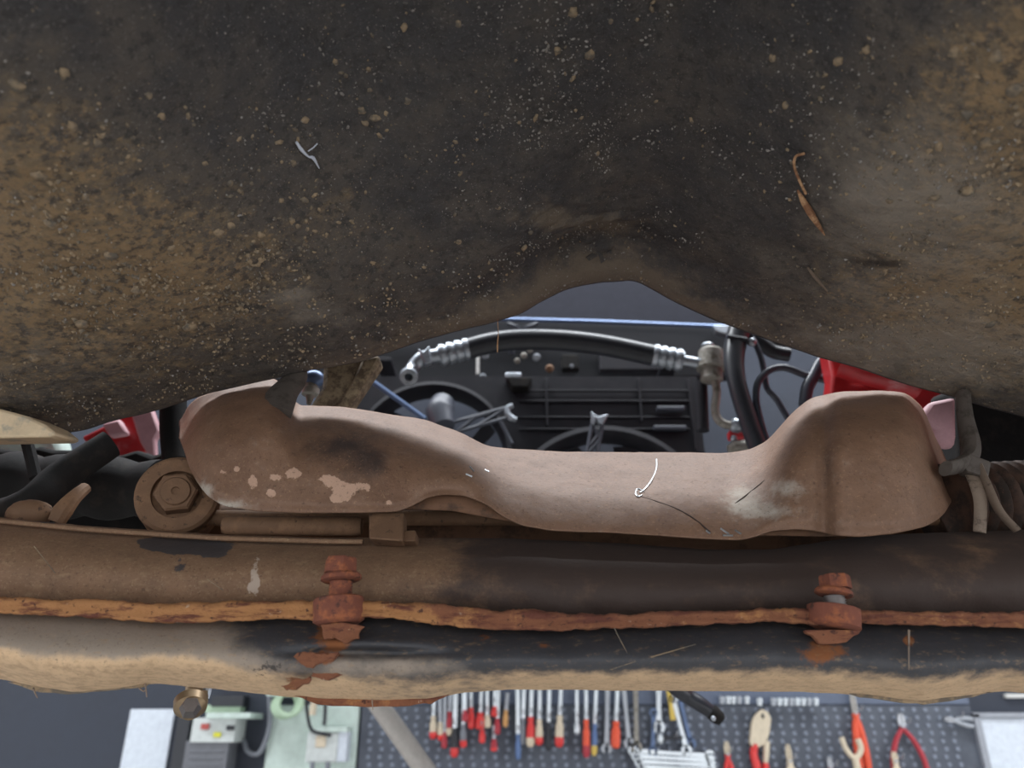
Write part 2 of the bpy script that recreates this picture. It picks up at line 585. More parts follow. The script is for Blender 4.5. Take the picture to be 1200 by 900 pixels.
lipm = 1.25 * np.exp(-(D / 0.04) ** 2) * np.clip(1.05 - np.abs(PX - 660) / 420, 0.3, 1) + blobs(PX, PY, [(640, 255, 50, 22, 0.8), (720, 262, 40, 12, 0.7)])
pan = thing('car_floor_pan', 'black underseal car floor pan with arched tunnel, spattered with brown mud', 'car floor', (0, 0, CZ + 0.2))
po = link_mesh('floor_panel', grid_mesh('floor_panel', X, Yg, Zg, dict(mud=mud, grey=grey, oil=oil, lip=lipm)), M['underseal'], pan)

# firewall rising from the lip
xw = np.linspace(-0.62, 0.62, 300)
rows = [(0.0, 0.0), (0.004, 0.0015), (0.009, 0.006), (0.013, 0.02), (0.018, 0.06), (0.03, 0.2), (0.05, 0.6)]
Xw = np.repeat(xw[:, None], len(rows), 1)
ze = zpan(xw, np.full_like(xw, YE)) + np.array([fbm(np.array([v]), np.array([YE]), np.array([zpan(v, YE)]), 22, 3)[0] for v in xw]) * 0.0012
Yw = np.repeat(np.array([[YE + r[0] for r in rows]]), len(xw), 0)
Zw = np.stack([np.minimum(ze + r[1], CZ + 1.0) for r in rows], 1)
fw = link_mesh('firewall', grid_mesh('firewall', Xw, Yw, Zw), M['underseal'], pan)

# mud clods that can be told apart, plus uncountable specks


def pan_hit(px, py):
    a = P(px, py, 1.0) - Vector((0, 0, CZ))
    lo, hi = 0.06, YE
    prev = None
    for k in range(90):
        y = lo + (hi - lo) * k / 89
        p = a * y
        g = (p.z + CZ) - float(zpan(np.array(p.x), np.array(y)))
        if prev is not None and g < 0 <= prev[1] or (prev is not None and g >= 0 > prev[1]):
            t = prev[1] / (prev[1] - g)
            y2 = prev[0] + (y - prev[0]) * t
            q = a * y2
            return Vector((q.x, y2, q.z + CZ))
        prev = (y, g)
    return None


def pan_normal(x, y):
    e = 0.002
    f = lambda a, b: float(zpan(np.array(a), np.array(b)))
    return Vector(((f(x + e, y) - f(x - e, y)) / (2 * e), (f(x, y + e) - f(x, y - e)) / (2 * e), -1)).normalized()


clods = [(424, 130, 6), (440, 138, 7), (452, 133, 4), (428, 145, 5), (692, 64, 8), (653, 60, 5), (672, 14, 7), (537, 28, 5), (473, 33, 5), (478, 118, 6),
         (358, 141, 5), (190, 136, 6), (174, 112, 5), (344, 192, 5), (330, 235, 5), (358, 235, 5), (342, 258, 6), (350, 265, 4), (255, 272, 9), (270, 265, 6),
         (240, 190, 6), (270, 214, 5), (305, 275, 5), (222, 383, 9), (200, 290, 6), (20, 100, 8), (85, 148, 7), (115, 168, 6), (60, 262, 9), (75, 85, 7),
         (920, 124, 5), (936, 275, 6), (983, 72, 7), (1015, 58, 5), (1118, 62, 8), (1133, 135, 9), (1104, 125, 8), (1100, 172, 6), (1167, 66, 9), (1155, 168, 8),
         (1133, 225, 10), (1095, 232, 7), (1125, 255, 7), (1042, 235, 6), (1160, 380, 8), (1190, 105, 10), (614, 291, 5), (622, 273, 5), (538, 283, 5),
         (437, 308, 4), (905, 68, 5), (715, 25, 4), (1175, 195, 6), (40, 420, 8), (130, 300, 8), (160, 340, 8), (95, 380, 8), (45, 205, 8)]
for cx, cy, rr in clods:
    h = pan_hit(cx, cy)
    if h is None:
        continue
    n = pan_normal(h.x, h.y)
    dist = (h - Vector((0, 0, CZ))).length
    r = rr * dist / FPX * 0.8
    a, c = frame_of(n)
    m = MB()
    rings = []
    ph = [random.uniform(0.65, 1.25) for _ in range(9)]
    for t, s in ((-0.3, 1.0), (0.15, 0.9), (0.38, 0.55), (0.45, 0.12)):
        rings.append([h + n * (r * t) + (a * math.cos(6.2832 * k / 9) * 1.2 + c * math.sin(6.2832 * k / 9)) * (r * s * ph[k]) for k in range(9)])
    m.ring_skin(rings)
    m.build('mud_clod', M['mud'], pan)


def specks(name, mat, count, dens, rmin, rmax):
    m = MB()
    made = 0
    tries = 0
    while made < count and tries < count * 14:
        tries += 1
        x, y = random.uniform(-0.45, 0.45), random.uniform(0.12, YE - 0.002)
        z = float(zpan(np.array(x), np.array(y)))
        px, py = proj(np.array(x), np.array(y), np.array(z))
        px, py = float(px), float(py)
        if not (-20 < px < 1220 and -20 < py < 530) or random.random() > dens(px, py):
            continue
        n = pan_normal(x, y)
        r = rmin + (rmax - rmin) * random.random() ** 3
        a, c = frame_of(n)
        q0 = random.uniform(0, 6.28)
        el = random.uniform(0.8, 2.0)
        h = Vector((x, y, z)) + n * 0.0004
        b = len(m.v)
        for k in range(5):
            q = 6.2832 * k / 5
            u, w = math.cos(q) * r * el, math.sin(q) * r
            m.v.append(tuple(h - n * 0.001 + a * (u * math.cos(q0) - w * math.sin(q0)) + c * (u * math.sin(q0) + w * math.cos(q0))))
        m.v.append(tuple(h + n * r * 0.5))
        for k in range(5):
            m.f.append((b + k, b + (k + 1) % 5, b + 5))
        made += 1
    o = m.build(name, mat, pan)
    o['kind'] = 'stuff'
    return o


mden = lambda px, py: min(1.0, 0.06 + float(blobs(np.array(px), np.array(py), [(60, 330, 240, 180, 0.8), (300, 320, 170, 110, 0.6), (1150, 220, 130, 220, 0.7),
                                                                              (1080, 400, 150, 80, 0.5), (430, 200, 150, 120, 0.2)])))
gden = lambda px, py: min(1.0, 0.10 + float(blobs(np.array(px), np.array(py), [(660, 160, 110, 150, 0.9), (330, 110, 120, 90, 0.4), (1000, 150, 150, 150, 0.3)])))
specks('mud_specks', M['mud'], 6500, mden, 0.0003, 0.0017)
specks('grit_specks', M['grit'], 4500, gden, 0.0003, 0.0010)

# torn holes by the tunnel arch: dark curled scraps
for sc in ([(686, 301), (694, 296), (700, 299), (690, 305)], [(699, 294), (706, 297), (708, 305), (704, 308), (702, 301)],
           [(697, 288), (706, 287), (708, 290), (700, 291)], [(711, 295), (717, 292), (716, 297)]):
    pts = [pan_hit(a, b) for a, b in sc]
    if any(p is None for p in pts):
        continue
    c0 = sum(pts, Vector()) / len(pts)
    n = pan_normal(c0.x, c0.y)
    MB().prism([p + n * 0.0006 for p in pts], n * 0.0007).build('torn_seal_flap', M['underseal'], pan, False)
# cream flange at the outer edge
MB().prism([P(a, b, 0.485) for a, b in ((-70, 470), (0, 479), (30, 487), (52, 497), (66, 508), (60, 512), (0, 513), (-70, 514))], (0, 0.03, 0.006)).build(
    'sill_flange', M['cream'], pan, bevel=0.002)

# lint, straw and a hanging strand
pts = [pan_hit(a, b) for a, b in ((346, 165), (352, 174), (360, 182), (366, 184), (373, 196))]
lint = MB().tube(smooth_path([p + pan_normal(p.x, p.y) * 0.0016 for p in pts]), [0.0008, 0.0011, 0.0006, 0.0011, 0.0003], 7)
pts = [pan_hit(a, b) for a, b in ((360, 176), (366, 172), (371, 167))]
lint.tube([p + pan_normal(p.x, p.y) * 0.0014 for p in pts], 0.0004, 6)
tag(lint.build('lint_strand', M['thread']), 'short white lint strand stuck to the black underseal', 'lint')
pts = [pan_hit(a, b) for a, b in ((944, 178), (934, 182), (933, 195), (941, 215), (946, 225))]
st = MB().tube(smooth_path([p + pan_normal(p.x, p.y) * 0.0016 for p in pts]), 0.0008, 6)
pts = [pan_hit(a, b) for a, b in ((937, 220), (946, 237), (957, 255), (968, 272))]
st.tube(smooth_path([p + pan_normal(p.x, p.y) * 0.0022 for p in pts]), [0.0006, 0.0019, 0.0022, 0.0016, 0.0004], 8)
tag(st.build('straw_stalk', M['straw']), 'curled dry straw stalk stuck to the floor pan', 'straw')
pts = [pan_hit(a, b) for a, b in ((947, 312), (956, 324), (970, 340))]
tag(MB().tube([p + pan_normal(p.x, p.y) * 0.001 for p in pts], [0.0008, 0.0014, 0.0006], 6).build('grass_blade', M['strap']),
    'short pale grass blade below the straw on the floor pan', 'grass blade')
hs = MB().tube(smooth_path([P(583, 374, YE - 0.003), P(584, 390, YE - 0.003), P(583, 404, YE - 0.003), P(583, 413, YE - 0.003)]), [0.00035, 0.0003, 0.0004, 0.0008, 0.0004], 6)
tag(hs.build('hanging_fibre', M['straw']), 'thin fibre dangling from the torn lip of the floor pan', 'fibre')

# ------------------------------------------------------------------ heat shield
sh_top = curve([(211, 500), (216, 482), (232, 466), (260, 455), (300, 446), (322, 443), (336, 458), (348, 476), (400, 477), (450, 485), (500, 493), (540, 508),
                (572, 524), (605, 527), (660, 530), (740, 531), (800, 531), (850, 532), (880, 527), (900, 517), (915, 500), (930, 483),
                (950, 467), (985, 460), (1030, 458), (1062, 461), (1082, 478), (1092, 505), (1104, 530), (1112, 548), (1117, 562)])
sh_bot = curve([(211, 505), (217, 535), (226, 556), (243, 581), (262, 593), (300, 599), (345, 601), (420, 601), (465, 600), (482, 594), (500, 583), (520, 579), (545, 581),
                (570, 591), (590, 606), (612, 616), (645, 622), (700, 624), (760, 627), (830, 632), (866, 633), (885, 629), (905, 622), (935, 620),
                (960, 623), (985, 628), (1010, 629), (1050, 625), (1085, 617), (1102, 606), (1112, 594), (1117, 580)])
sx = np.concatenate([np.linspace(211, 262, 34)[:-1], np.linspace(262, 1060, 330)[:-1], np.linspace(1060, 1117, 36)])
sv = np.linspace(0, 1, 64)
SX, SV = np.meshgrid(sx, sv, indexing='ij')
tp, bt = sh_top(SX), sh_bot(SX)
SY = tp + (bt - tp) * SV
mid = sstep(430, 600, SX) * (1 - sstep(850, 930, SX))         # flat waist between the two lobes
u = SV                                                          # 0 top, 1 bottom
dep_mid = 0.500 + 0.085 * (1 - u) ** 1.15 - 0.010 * np.sin(np.pi * u)
ulobe = np.clip((SY - tp) / 95.0, 0, 1)
dep_lobe = 0.490 + 0.075 * (1 - ulobe) ** 3.0 + 0.012 * (1 - u) + 0.004 * sstep(0.9, 1.0, u)
SYd = mid * dep_mid + (1 - mid) * dep_lobe
endl = np.exp(-((SX - 211) / 26.0) ** 2) + np.exp(-((SX - 1116) / 30.0) ** 2)
SYd = SYd + 0.030 * endl
SYd = SYd - 0.010 * np.exp(-((SX - 560) / 60) ** 2 - ((SY - 545) / 25) ** 2)           # bulge left of the waist
SYd = SYd - 0.012 * np.exp(-((SX - 1030) / 60) ** 2) + 0.010 * np.exp(-((SX - 900) / 36) ** 2 - ((SY - 575) / 40) ** 2)
SYd = SYd + 0.004 * np.exp(-((SX - 965) / 10) ** 2) - 0.003 * np.exp(-((SX - 985) / 12) ** 2)
SYd = SYd + 0.012 * np.exp(-((SX - 345) / 22) ** 2 - ((SY - 475) / 22) ** 2)
SYd = SYd + 0.008 * np.exp(-((SX - 530) / 45) ** 2 - ((SY - 585) / 14) ** 2)
b_ = (450 - SY) / FPX
t_ = SYd / (cs - b_ * sn)
HX, HY, HZ = (SX - 600) / FPX * t_, SYd, (sn + b_ * cs) * t_ + CZ
hn = fbm(HX, HY, HZ, 45, 3, 3.0)
HY = HY + hn * 0.0011
sdark = blobs(SX, SY, [(405, 525, 45, 26, 0.6), (440, 548, 16, 14, 0.5), (972, 560, 10, 60, 0.3)])
sdust = blobs(SX, SY, [(872, 585, 22, 16, 0.75), (900, 600, 36, 9, 0.65), (922, 572, 22, 12, 0.5), (260, 592, 30, 6, 0.8), (240, 575, 10, 10, 0.8)])
schip = 1.15 * blobs(SX, SY, [(297, 566, 7, 11, 1.0), (318, 578, 9, 6, 1.0), (323, 560, 9, 6, 0.9), (345, 556, 14, 9, 0.9), (385, 562, 16, 9, 0.8), (405, 575, 22, 10, 0.9),
                       (395, 585, 12, 6, 0.8), (457, 590, 6, 5, 0.9), (278, 550, 6, 5, 0.9), (262, 553, 8, 5, 0.7), (430, 570, 14, 6, 0.6)])
shield = thing('heat_shield', 'dusty brown pressed steel heat shield with two rounded lobes and a narrow waist', 'heat shield', P(660, 630, 0.5))
so = link_mesh('shield_panel', grid_mesh('shield_panel', HX, HY, HZ, dict(dark=sdark, dust=sdust, chip=schip)), M['shield'], shield)
sm = so.modifiers.new('sheet', 'SOLIDIFY')
sm.thickness = 0.0012
sm.offset = 0
# rolled back flange behind the top edge of the shield, and a second skin seen below its lower edge
bx_ = np.linspace(300, 1090, 120)
for nm, f0, f1, y0, y1, a0, a1 in (('top_flange', lambda q: sh_top(q) + 7, lambda q: sh_top(q) + 30, 0.585, 0.62, 360, 1060),
                                   ('inner_skin', lambda q: sh_bot(q) - 16, lambda q: np.interp(q, [440, 480, 530, 600, 640, 880, 910, 960, 1000], [596, 597, 599, 612, 622, 628, 628, 629, 628]), 0.515, 0.512, 470, 1000)):
    q = np.linspace(a0, a1, 110)
    vv = np.linspace(0, 1, 5)
    Q, V = np.meshgrid(q, vv, indexing='ij')
    yy = f0(Q) * (1 - V) + f1(Q) * V
    dp = y0 * (1 - V) + y1 * V
    b2 = (450 - yy) / FPX
    t2 = dp / (cs - b2 * sn)
    o = link_mesh(nm, grid_mesh(nm, (Q - 600) / FPX * t2, dp, (sn + b2 * cs) * t2 + CZ), M['shield_under'], shield)
    md = o.modifiers.new('sheet', 'SOLIDIFY')
    md.thickness = 0.001


q = np.linspace(228, 1128, 60)  # added sheet behind the shield, blocks the view through so the gap stays dark
Q, V = np.meshgrid(q, np.linspace(0, 1, 4), indexing='ij')
yy = 588 + 70 * V
b2 = (450 - yy) / FPX
dp = 0.606 + 0 * V
t2 = dp / (cs - b2 * sn)
o = link_mesh('gap_blocker', grid_mesh('gap_blocker', (Q - 600) / FPX * t2, dp, (sn + b2 * cs) * t2 + CZ), M['shield_under'], shield)
o.modifiers.new('sheet', 'SOLIDIFY').thickness = 0.001


def sh_pt(px, py, lift=0.0012):
    i = int(np.argmin(np.abs(sx - px)))
    j = int(np.argmin(np.abs(SY[i] - py)))
    return Vector((HX[i, j], HY[i, j] - lift, HZ[i, j]))


# bracket at the right end
bk = MB()
bk.tube(smooth_path([P(1128, 462, 0.54), P(1131, 490, 0.535), P(1137, 520, 0.53), P(1136, 537, 0.525), P(1124, 545, 0.515), P(1108, 549, 0.505)]),
        [0.007, 0.0075, 0.009, 0.0085, 0.007, 0.006], 12, flat=0.7)
bk.build('end_bracket', M['bracket'], shield)
# flanged tab at the upper left end
MB().tube(smooth_path([P(318, 486, 0.53), P(331, 462, 0.545), P(344, 446, 0.555), P(346, 432, 0.56)]), [0.016, 0.013, 0.011, 0.009], 12, flat=0.5).build('end_bracket', M['bracket'], shield)

w = MB().tube(smooth_path([sh_pt(769, 538), sh_pt(768, 550), sh_pt(764, 562), sh_pt(757, 572), sh_pt(750, 578)]), 0.0006, 8)
w.tube(smooth_path([sh_pt(754, 576), sh_pt(748, 574), sh_pt(744, 578), sh_pt(747, 583), sh_pt(752, 581)]), 0.0006, 8)
tag(w.build('silver_wire', M['wire']), 'short bent silver wire lying on the narrow waist of the heat shield', 'wire')
ck = MB().tube(smooth_path([sh_pt(753, 583, 0.0006), sh_pt(775, 590, 0.0006), sh_pt(795, 598, 0.0006), sh_pt(815, 610, 0.0006), sh_pt(832, 624, 0.0006)]), [0.0005, 0.0006, 0.0007, 0.0006], 6)
ck.build('crack_line', M['crackm'], shield)
for a, b in (((826, 622), (833, 626)), ((845, 620), (855, 627)), ((846, 627), (858, 628)), ((862, 621), (868, 626)), ((547, 556), (552, 559)), ((551, 548), (556, 553)), ((568, 551), (573, 553))):
    MB().tube([sh_pt(*a, 0.001), sh_pt(*b, 0.001)], 0.0007, 6).build('bright_scratch', M['wire'], shield)
for a, b in (((860, 591), (880, 576)), ((880, 576), (898, 562))):
    MB().tube([sh_pt(*a, 0.0006), sh_pt(*b, 0.0006)], 0.0004, 5).build('dark_scratch', M['crackm'], shield)

# ------------------------------------------------------------------ crossmember
c_top = curve([(-250, 585), (-100, 597), (0, 607), (100, 617), (250, 627), (380, 631), (600, 632), (720, 637), (830, 645), (900, 645), (960, 637), (1010, 629), (1100, 625), (1200, 622), (1400, 618)])
c_f1 = curve([(-250, 690), (0, 699), (60, 702), (130, 703), (200, 708), (290, 704), (360, 703), (440, 705), (500, 706), (560, 712), (590, 715), (620, 712), (660, 720), (720, 719), (800, 716), (900, 713), (1000, 715), (1200, 717), (1400, 720)])
c_f2 = curve([(-250, 712), (0, 718), (100, 724), (200, 731), (280, 727), (330, 725), (370, 727), (430, 724), (480, 727), (540, 736), (640, 740), (700, 737), (800, 734), (900, 728), (950, 733), (1000, 731), (1200, 736), (1400, 740)])
c_bot = curve([(-250, 780), (-100, 790), (0, 796), (40, 806), (90, 812), (140, 808), (180, 801), (250, 807), (330, 816), (420, 822), (500, 821), (540, 812), (600, 808), (700, 809), (850, 810), (960, 811), (985, 813), (1080, 822), (1140, 816), (1172, 810), (1200, 812), (1400, 815)])
member = thing('subframe_crossmember', 'long rusty steel subframe crossmember with flaking welded seam and tan lower edge', 'crossmember', P(600, 800, 0.5))
mx_ = np.linspace(-420, 1620, 640)


def skin_part(name, rows_fn, mat, attrs_fn, bump=0.0012, seed=0.0, extra=None):
    """rows_fn(px) -> list of (py, Y) per row, top to bottom"""
    rws = rows_fn(mx_)
    PYv = np.stack([np.broadcast_to(r[0], mx_.shape) for r in rws], 1)
    DYv = np.stack([np.broadcast_to(r[1], mx_.shape) for r in rws], 1)
    PXv = np.repeat(mx_[:, None], PYv.shape[1], 1)
    if extra is not None:
        DYv = DYv + extra(PXv, PYv)
    b = (450 - PYv) / FPX
    t = DYv / (cs - b * sn)
    x, y, z = (PXv - 600) / FPX * t, DYv.copy(), (sn + b * cs) * t + CZ
    nz = fbm(x, y, z, 40, 3, seed)
    y = y + nz * bump
    z = z + nz * bump * 0.5
    return link_mesh(name, grid_mesh(name, x, y, z, attrs_fn(PXv, PYv)), mat, member)


def rows_up(q):
    T, F = c_top(q), c_f1(q) + 4
    out = [(T + 22, 0.60), (T + 8, 0.585), (T + 1, 0.55), (T - 1, 0.525)]
    for k in range(1, 25):
        s = k / 24
        yy = T + (F - T) * s
        out.append((yy, 0.470 + 0.055 * (1 - s) ** 3.2 + 0.012 * s ** 3))
    return out


up = skin_part('upper_shell', rows_up, M['member_up'], lambda a, b: dict(
    dark=np.clip(0.1 + 0.95 * sstep(380, 640, a) - blobs(a, b, [(500, 655, 60, 20, 0.4), (1150, 650, 120, 25, 0.3)]), 0, 1),
    bare=blobs(a, b, [(205, 640, 46, 9, 1.0), (250, 645, 22, 12, 0.9), (210, 665, 10, 14, 0.8), (180, 635, 20, 6, 0.8), (60, 612, 40, 8, 0.8), (225, 640, 50, 12, 0.8)]),
    scuff=blobs(a, b, [(298, 672, 7, 16, 1.0), (300, 690, 7, 10, 0.9), (292, 690, 5, 8, 0.7), (303, 655, 5, 8, 0.7)])),
    seed=2.0, extra=lambda a, b: -0.004 * np.exp(-((a - 940) / 90) ** 2 - ((b - 650) / 12) ** 2))


def rows_low(q):
    F, B = c_f2(q) - 4, c_bot(q)
    out = []
    for k in range(0, 31):
        s = k / 30
        yy = F + (B - F) * s
        out.append((yy, 0.468 - 0.026 * math.sin(min(s / 0.55, 1) * math.pi / 2) + 0.060 * max(0, (s - 0.5) / 0.5) ** 2.6))
    out += [(B - 0.5, 0.525), (B - 6, 0.56), (B - 40, 0.595), (F - 40, 0.60)]
    return out


def low_attrs(a, b):
    s = (b - c_f2(a)) / np.maximum(c_bot(a) - c_f2(a), 1)
    left = 1 - sstep(200, 330, a)
    return dict(
        dust=np.clip(0.95 * left + blobs(a, b, [(300, 780, 120, 30, 0.5), (470, 770, 80, 10, 0.4), (1150, 740, 60, 20, 0.35), (480, 785, 130, 12, 0.6)]), 0, 1.1),
        tan=np.clip(sstep(0.52, 0.86, s) * (0.95 - 0.25 * sstep(400, 480, a) * (1 - sstep(560, 640, a))) + left * 0.55 * sstep(0.42, 0.6, s) + 0.15 * left, 0, 1.05),
        rust=blobs(a, b, [(390, 745, 26, 20, 1.1), (370, 772, 26, 9, 1.0), (345, 797, 22, 5, 0.8), (430, 826, 90, 6, 0.8), (565, 750, 14, 10, 0.6), (640, 755, 16, 12, 0.5),
                          (965, 765, 34, 18, 0.9), (1065, 750, 10, 9, 0.9), (1120, 768, 26, 6, 0.5), (300, 738, 8, 6, 0.4), (800, 750, 30, 8, 0.4), (1080, 815, 40, 6, 0.4)]),
        pit=blobs(a, b, [(310, 782, 50, 26, 0.9), (60, 772, 60, 5, 0.8), (930, 795, 90, 8, 0.5), (1150, 785, 40, 10, 0.7)]))


skin_part('lower_shell', rows_low, M['member_low'], low_attrs, seed=5.0,
          extra=lambda a, b: 0.010 * np.exp(-((a - 430) / 70) ** 2 - ((b - 765) / 5) ** 2) - 0.004 * np.exp(-((a - 430) / 80) ** 2 - ((b - 752) / 8) ** 2))


def rows_fl(q):
    j1 = np.array([noise.noise((v * 0.05, 1.3, 0)) * 2.4 + noise.noise((v * 0.3, 4.3, 0)) * 1.5 for v in q])
    j2 = np.array([noise.noise((v * 0.06, 7.1, 0)) * 2.0 + noise.noise((v * 0.3, 9.3, 0)) * 1.0 for v in q])
    a, b = c_f1(q) + j1, c_f2(q) + j2
    return [(a + 3, 0.478), (a, 0.452), (a + 1, 0.4465), (a + 0.32 * (b - a), 0.4450), (a + 0.55 * (b - a), 0.4462), (a + 0.8 * (b - a), 0.4435), (b - 0.5, 0.4450), (b, 0.450), (b - 4, 0.476)]


skin_part('seam_flange', rows_fl, M['rust'], lambda a, b: dict(
    orange=1 - sstep(420, 650, a)), bump=0.0016, seed=8.0)

q = np.linspace(-220, 425, 60)
MB().tube([P(a, float(c_top(a)) + 3.5, 0.5035) for a in q], 0.0016, 8).build('top_lip', M['member_up'], member)
def jag(pts, amp=1.6, n=3):
    out = []
    for i, p in enumerate(pts):
        q = pts[(i + 1) % len(pts)]
        for k in range(n):
            t = k / n
            out.append((p[0] + (q[0] - p[0]) * t + random.uniform(-amp, amp), p[1] + (q[1] - p[1]) * t + random.uniform(-amp, amp) * 0.7))
    return out


# ragged pale lips hanging below the lower shell
for nm, pts in (('hanging_flake', [(8, 799), (30, 806), (45, 812), (90, 813), (130, 808), (165, 806), (175, 800), (90, 796)]),
                ('hanging_flake', [(345, 815), (370, 825), (430, 829), (480, 827), (505, 824), (530, 812), (545, 808), (430, 812)]),
                ('hanging_flake', [(985, 810), (1010, 816), (1060, 823), (1085, 826), (1130, 819), (1165, 811), (1080, 808)])):
    MB().prism([P(a, b, 0.497) for a, b in jag(pts, 1.4)], (0, 0.004, 0.0)).build(nm, M['rust'] if pts[0][0] == 345 else M['mud'] if pts[0][0] == 8 else M['mud'], member, bevel=0.001)
for pts in ([(39, 806), (41, 812), (44, 818)], [(170, 800), (171, 808), (172, 817)], [(163, 806), (168, 810), (171, 808)], [(437, 800), (436, 818), (437, 832)], [(1065, 738), (1065, 762), (1065, 785)]):
    MB().tube(smooth_path([P(a, b, 0.494 if b > 795 else 0.440) for a, b in pts]), [0.0006, 0.0004, 0.0003], 6).build('fibre', M['strap'], member)
for a, b in (((722, 741), (735, 765)), ((763, 770), (815, 755)), ((715, 785), (745, 775)), ((40, 640), (65, 672)), ((243, 679), (262, 692)), ((720, 736), (726, 748))):
    Yd = 0.4405 if a[1] > 730 else 0.4685
    MB().tube([P(*a, Yd), P(*b, Yd)], [0.0003, 0.0006, 0.0002], 6).build('pale_scratch', M['mud'], member)
for pts in ([(344, 768), (360, 763), (380, 765), (396, 764), (393, 774), (375, 777), (362, 784), (352, 776)], [(368, 785), (392, 786), (402, 791), (385, 797), (366, 793)],
            [(330, 804), (350, 796), (362, 793), (360, 801), (345, 808), (333, 808)], [(375, 731), (405, 728), (425, 733), (420, 748), (405, 754), (392, 747), (380, 750)]):
    yd = 0.440 if pts[0][1] < 780 else 0.446
    MB().prism([P(a, b, yd + random.uniform(0, 0.002)) for a, b in jag(pts, 2.2)], (0, 0.004, 0)).build('rust_flake', M['rust'], member, bevel=0.0007)
for pts in ([(943, 737), (953, 748), (966, 756), (986, 753), (1003, 746), (1009, 737)], ):
    MB().prism([P(a, b, 0.4425) for a, b in jag(pts, 2.4)], (0, 0.004, 0)).build('rust_flake', M['rust'], member, bevel=0.001)


def flange_bolt(cx, y_head, y_fl, y_sh, y_end, hw, mat, shank_mat, Yb, label):
    b = MB()
    s = S(y_head, Yb)
    top, fl = P(cx, y_head, Yb), P(cx, y_fl, Yb)
    ax = Vector((0, 0, -1))
    L = (top.z - fl.z)
    o = b.lathe(top, top + ax * L, [(0, hw * 0.55 * s), (0.06, hw * 0.78 * s), (0.2, hw * 0.84 * s), (1, hw * 0.86 * s)], 6, phase=0.35).build('flange_bolt', mat, member, 25)
    o['label'] = label
    ft = P(cx, y_sh, Yb)
    f = MB().lathe(fl, ft, [(0, hw * 0.86 * s), (0.35, hw * 1.0 * s), (0.8, hw * 1.02 * s), (1.0, hw * 0.9 * s)], 24)
    f.build('bolt_flange', mat, o)
    e = P(cx, y_end, Yb)
    prof = []
    nth = 7
    for k in range(nth * 2 + 1):
        prof.append((k / (nth * 2), hw * s * (0.60 if k % 2 else 0.53)))
    MB().lathe(ft, Vector((ft.x, ft.y, e.z)), prof, 16).build('bolt_shank', shank_mat, o, True)
    return o


flange_bolt(400, 653, 672, 681, 708, 23, M['rust_bolt'], M['rust_bolt'], 0.4485, 'rusty red hexagon bolt above the seam')
flange_bolt(977, 673, 690, 698, 720, 21, M['rust_bolt'], M['bare_bolt'], 0.4485, 'hexagon bolt with a grey shank above the seam')
MB().lathe(P(397, 701, 0.4475), P(397, 731, 0.4475), [(0, 0.0135), (0.05, 0.0142), (0.9, 0.0142), (1, 0.012)], 14).build('bolt_spacer', M['rust_bolt'], member, 40)
MB().lathe(P(977, 712, 0.4475), P(977, 736, 0.4475), [(0, 0.014), (0.05, 0.0145), (0.9, 0.0145), (1, 0.012)], 14).build('bolt_spacer', M['rust_bolt'], member, 40)
m = MB().prism([P(432, 600, 0.505), P(473, 600, 0.505), P(472, 634, 0.488), P(432, 631, 0.488)], (0, 0.02, 0))
m.build('shield_tab', M['rack'], member, bevel=0.0015)
MB().prism([P(470, 622, 0.50), P(487, 621, 0.50), P(487, 634, 0.492), P(470, 634, 0.492)], (0, 0.02, 0)).build('tab_foot', M['rack'], member, bevel=0.001)

# ------------------------------------------------------------------ steering rack
rack = thing('steering_rack', 'dusty brown steering rack with round bolted end mount behind the heat shield', 'steering rack', P(600, 625, 0.58))
MB().lathe(P(235, 607, 0.56), P(1120, 607, 0.56), [(0, 0.005), (0.02, 0.0058), (0.98, 0.0058), (1, 0.005)], 20).build('rack_tube', M['rack'], rack)
MB().lathe(P(262, 616, 0.535), P(424, 617, 0.535), [(0, 0.0055), (0.03, 0.0068), (0.97, 0.0068), (1, 0.0055)], 20).build('rack_sleeve', M['rack'], rack)
c0 = P(207, 579, 0.538)
axd = Vector((-0.30, 1.0, 0.02)).normalized()
r0 = 47 * S(579, 0.538)
MB().lathe(c0, c0 + axd * 0.07, [(0.075, r0 * 0.02), (0.075, r0 * 0.585), (0, r0 * 0.60), (0, r0 * 0.90), (0.03, r0 * 0.98), (0.10, r0), (0.2, r0 * 0.97), (0.22, r0 * 0.9), (0.35, r0 * 0.88), (0.36, r0 * 0.98), (0.60, r0 * 0.98), (0.62, r0 * 0.85), (1, r0 * 0.85)], 36).build('end_mount', M['rack'], rack)
nut = MB().lathe(c0 - axd * 0.008, c0 + axd * 0.006, [(0, r0 * 0.46), (0.12, r0 * 0.52), (1, r0 * 0.52)], 6, phase=0.2).build('hex_nut', M['rack'], rack, 25)
MB().lathe(c0 - axd * 0.0095, c0 - axd * 0.002, [(0.9, r0 * 0.01), (0.9, r0 * 0.09), (0, r0 * 0.10), (0, r0 * 0.33), (0.2, r0 * 0.36), (1, r0 * 0.36)], 20).build('nut_washer', M['rack'], nut)
# rubber boots: black one on the left, ribbed brown one on the right


def bellows(p0, p1, r, nrib, mat, taper=1.0, depth=0.8):
    prof = []
    N = nrib * 6
    for k in range(N + 1):
        t = k / N
        w_ = 0.5 + 0.5 * math.cos(2 * math.pi * nrib * t)
        prof.append((t, r * (1 + (taper - 1) * t) * (depth + (1 - depth) * w_ ** 0.7)))
    return MB().lathe(p0, p1, prof, 28)


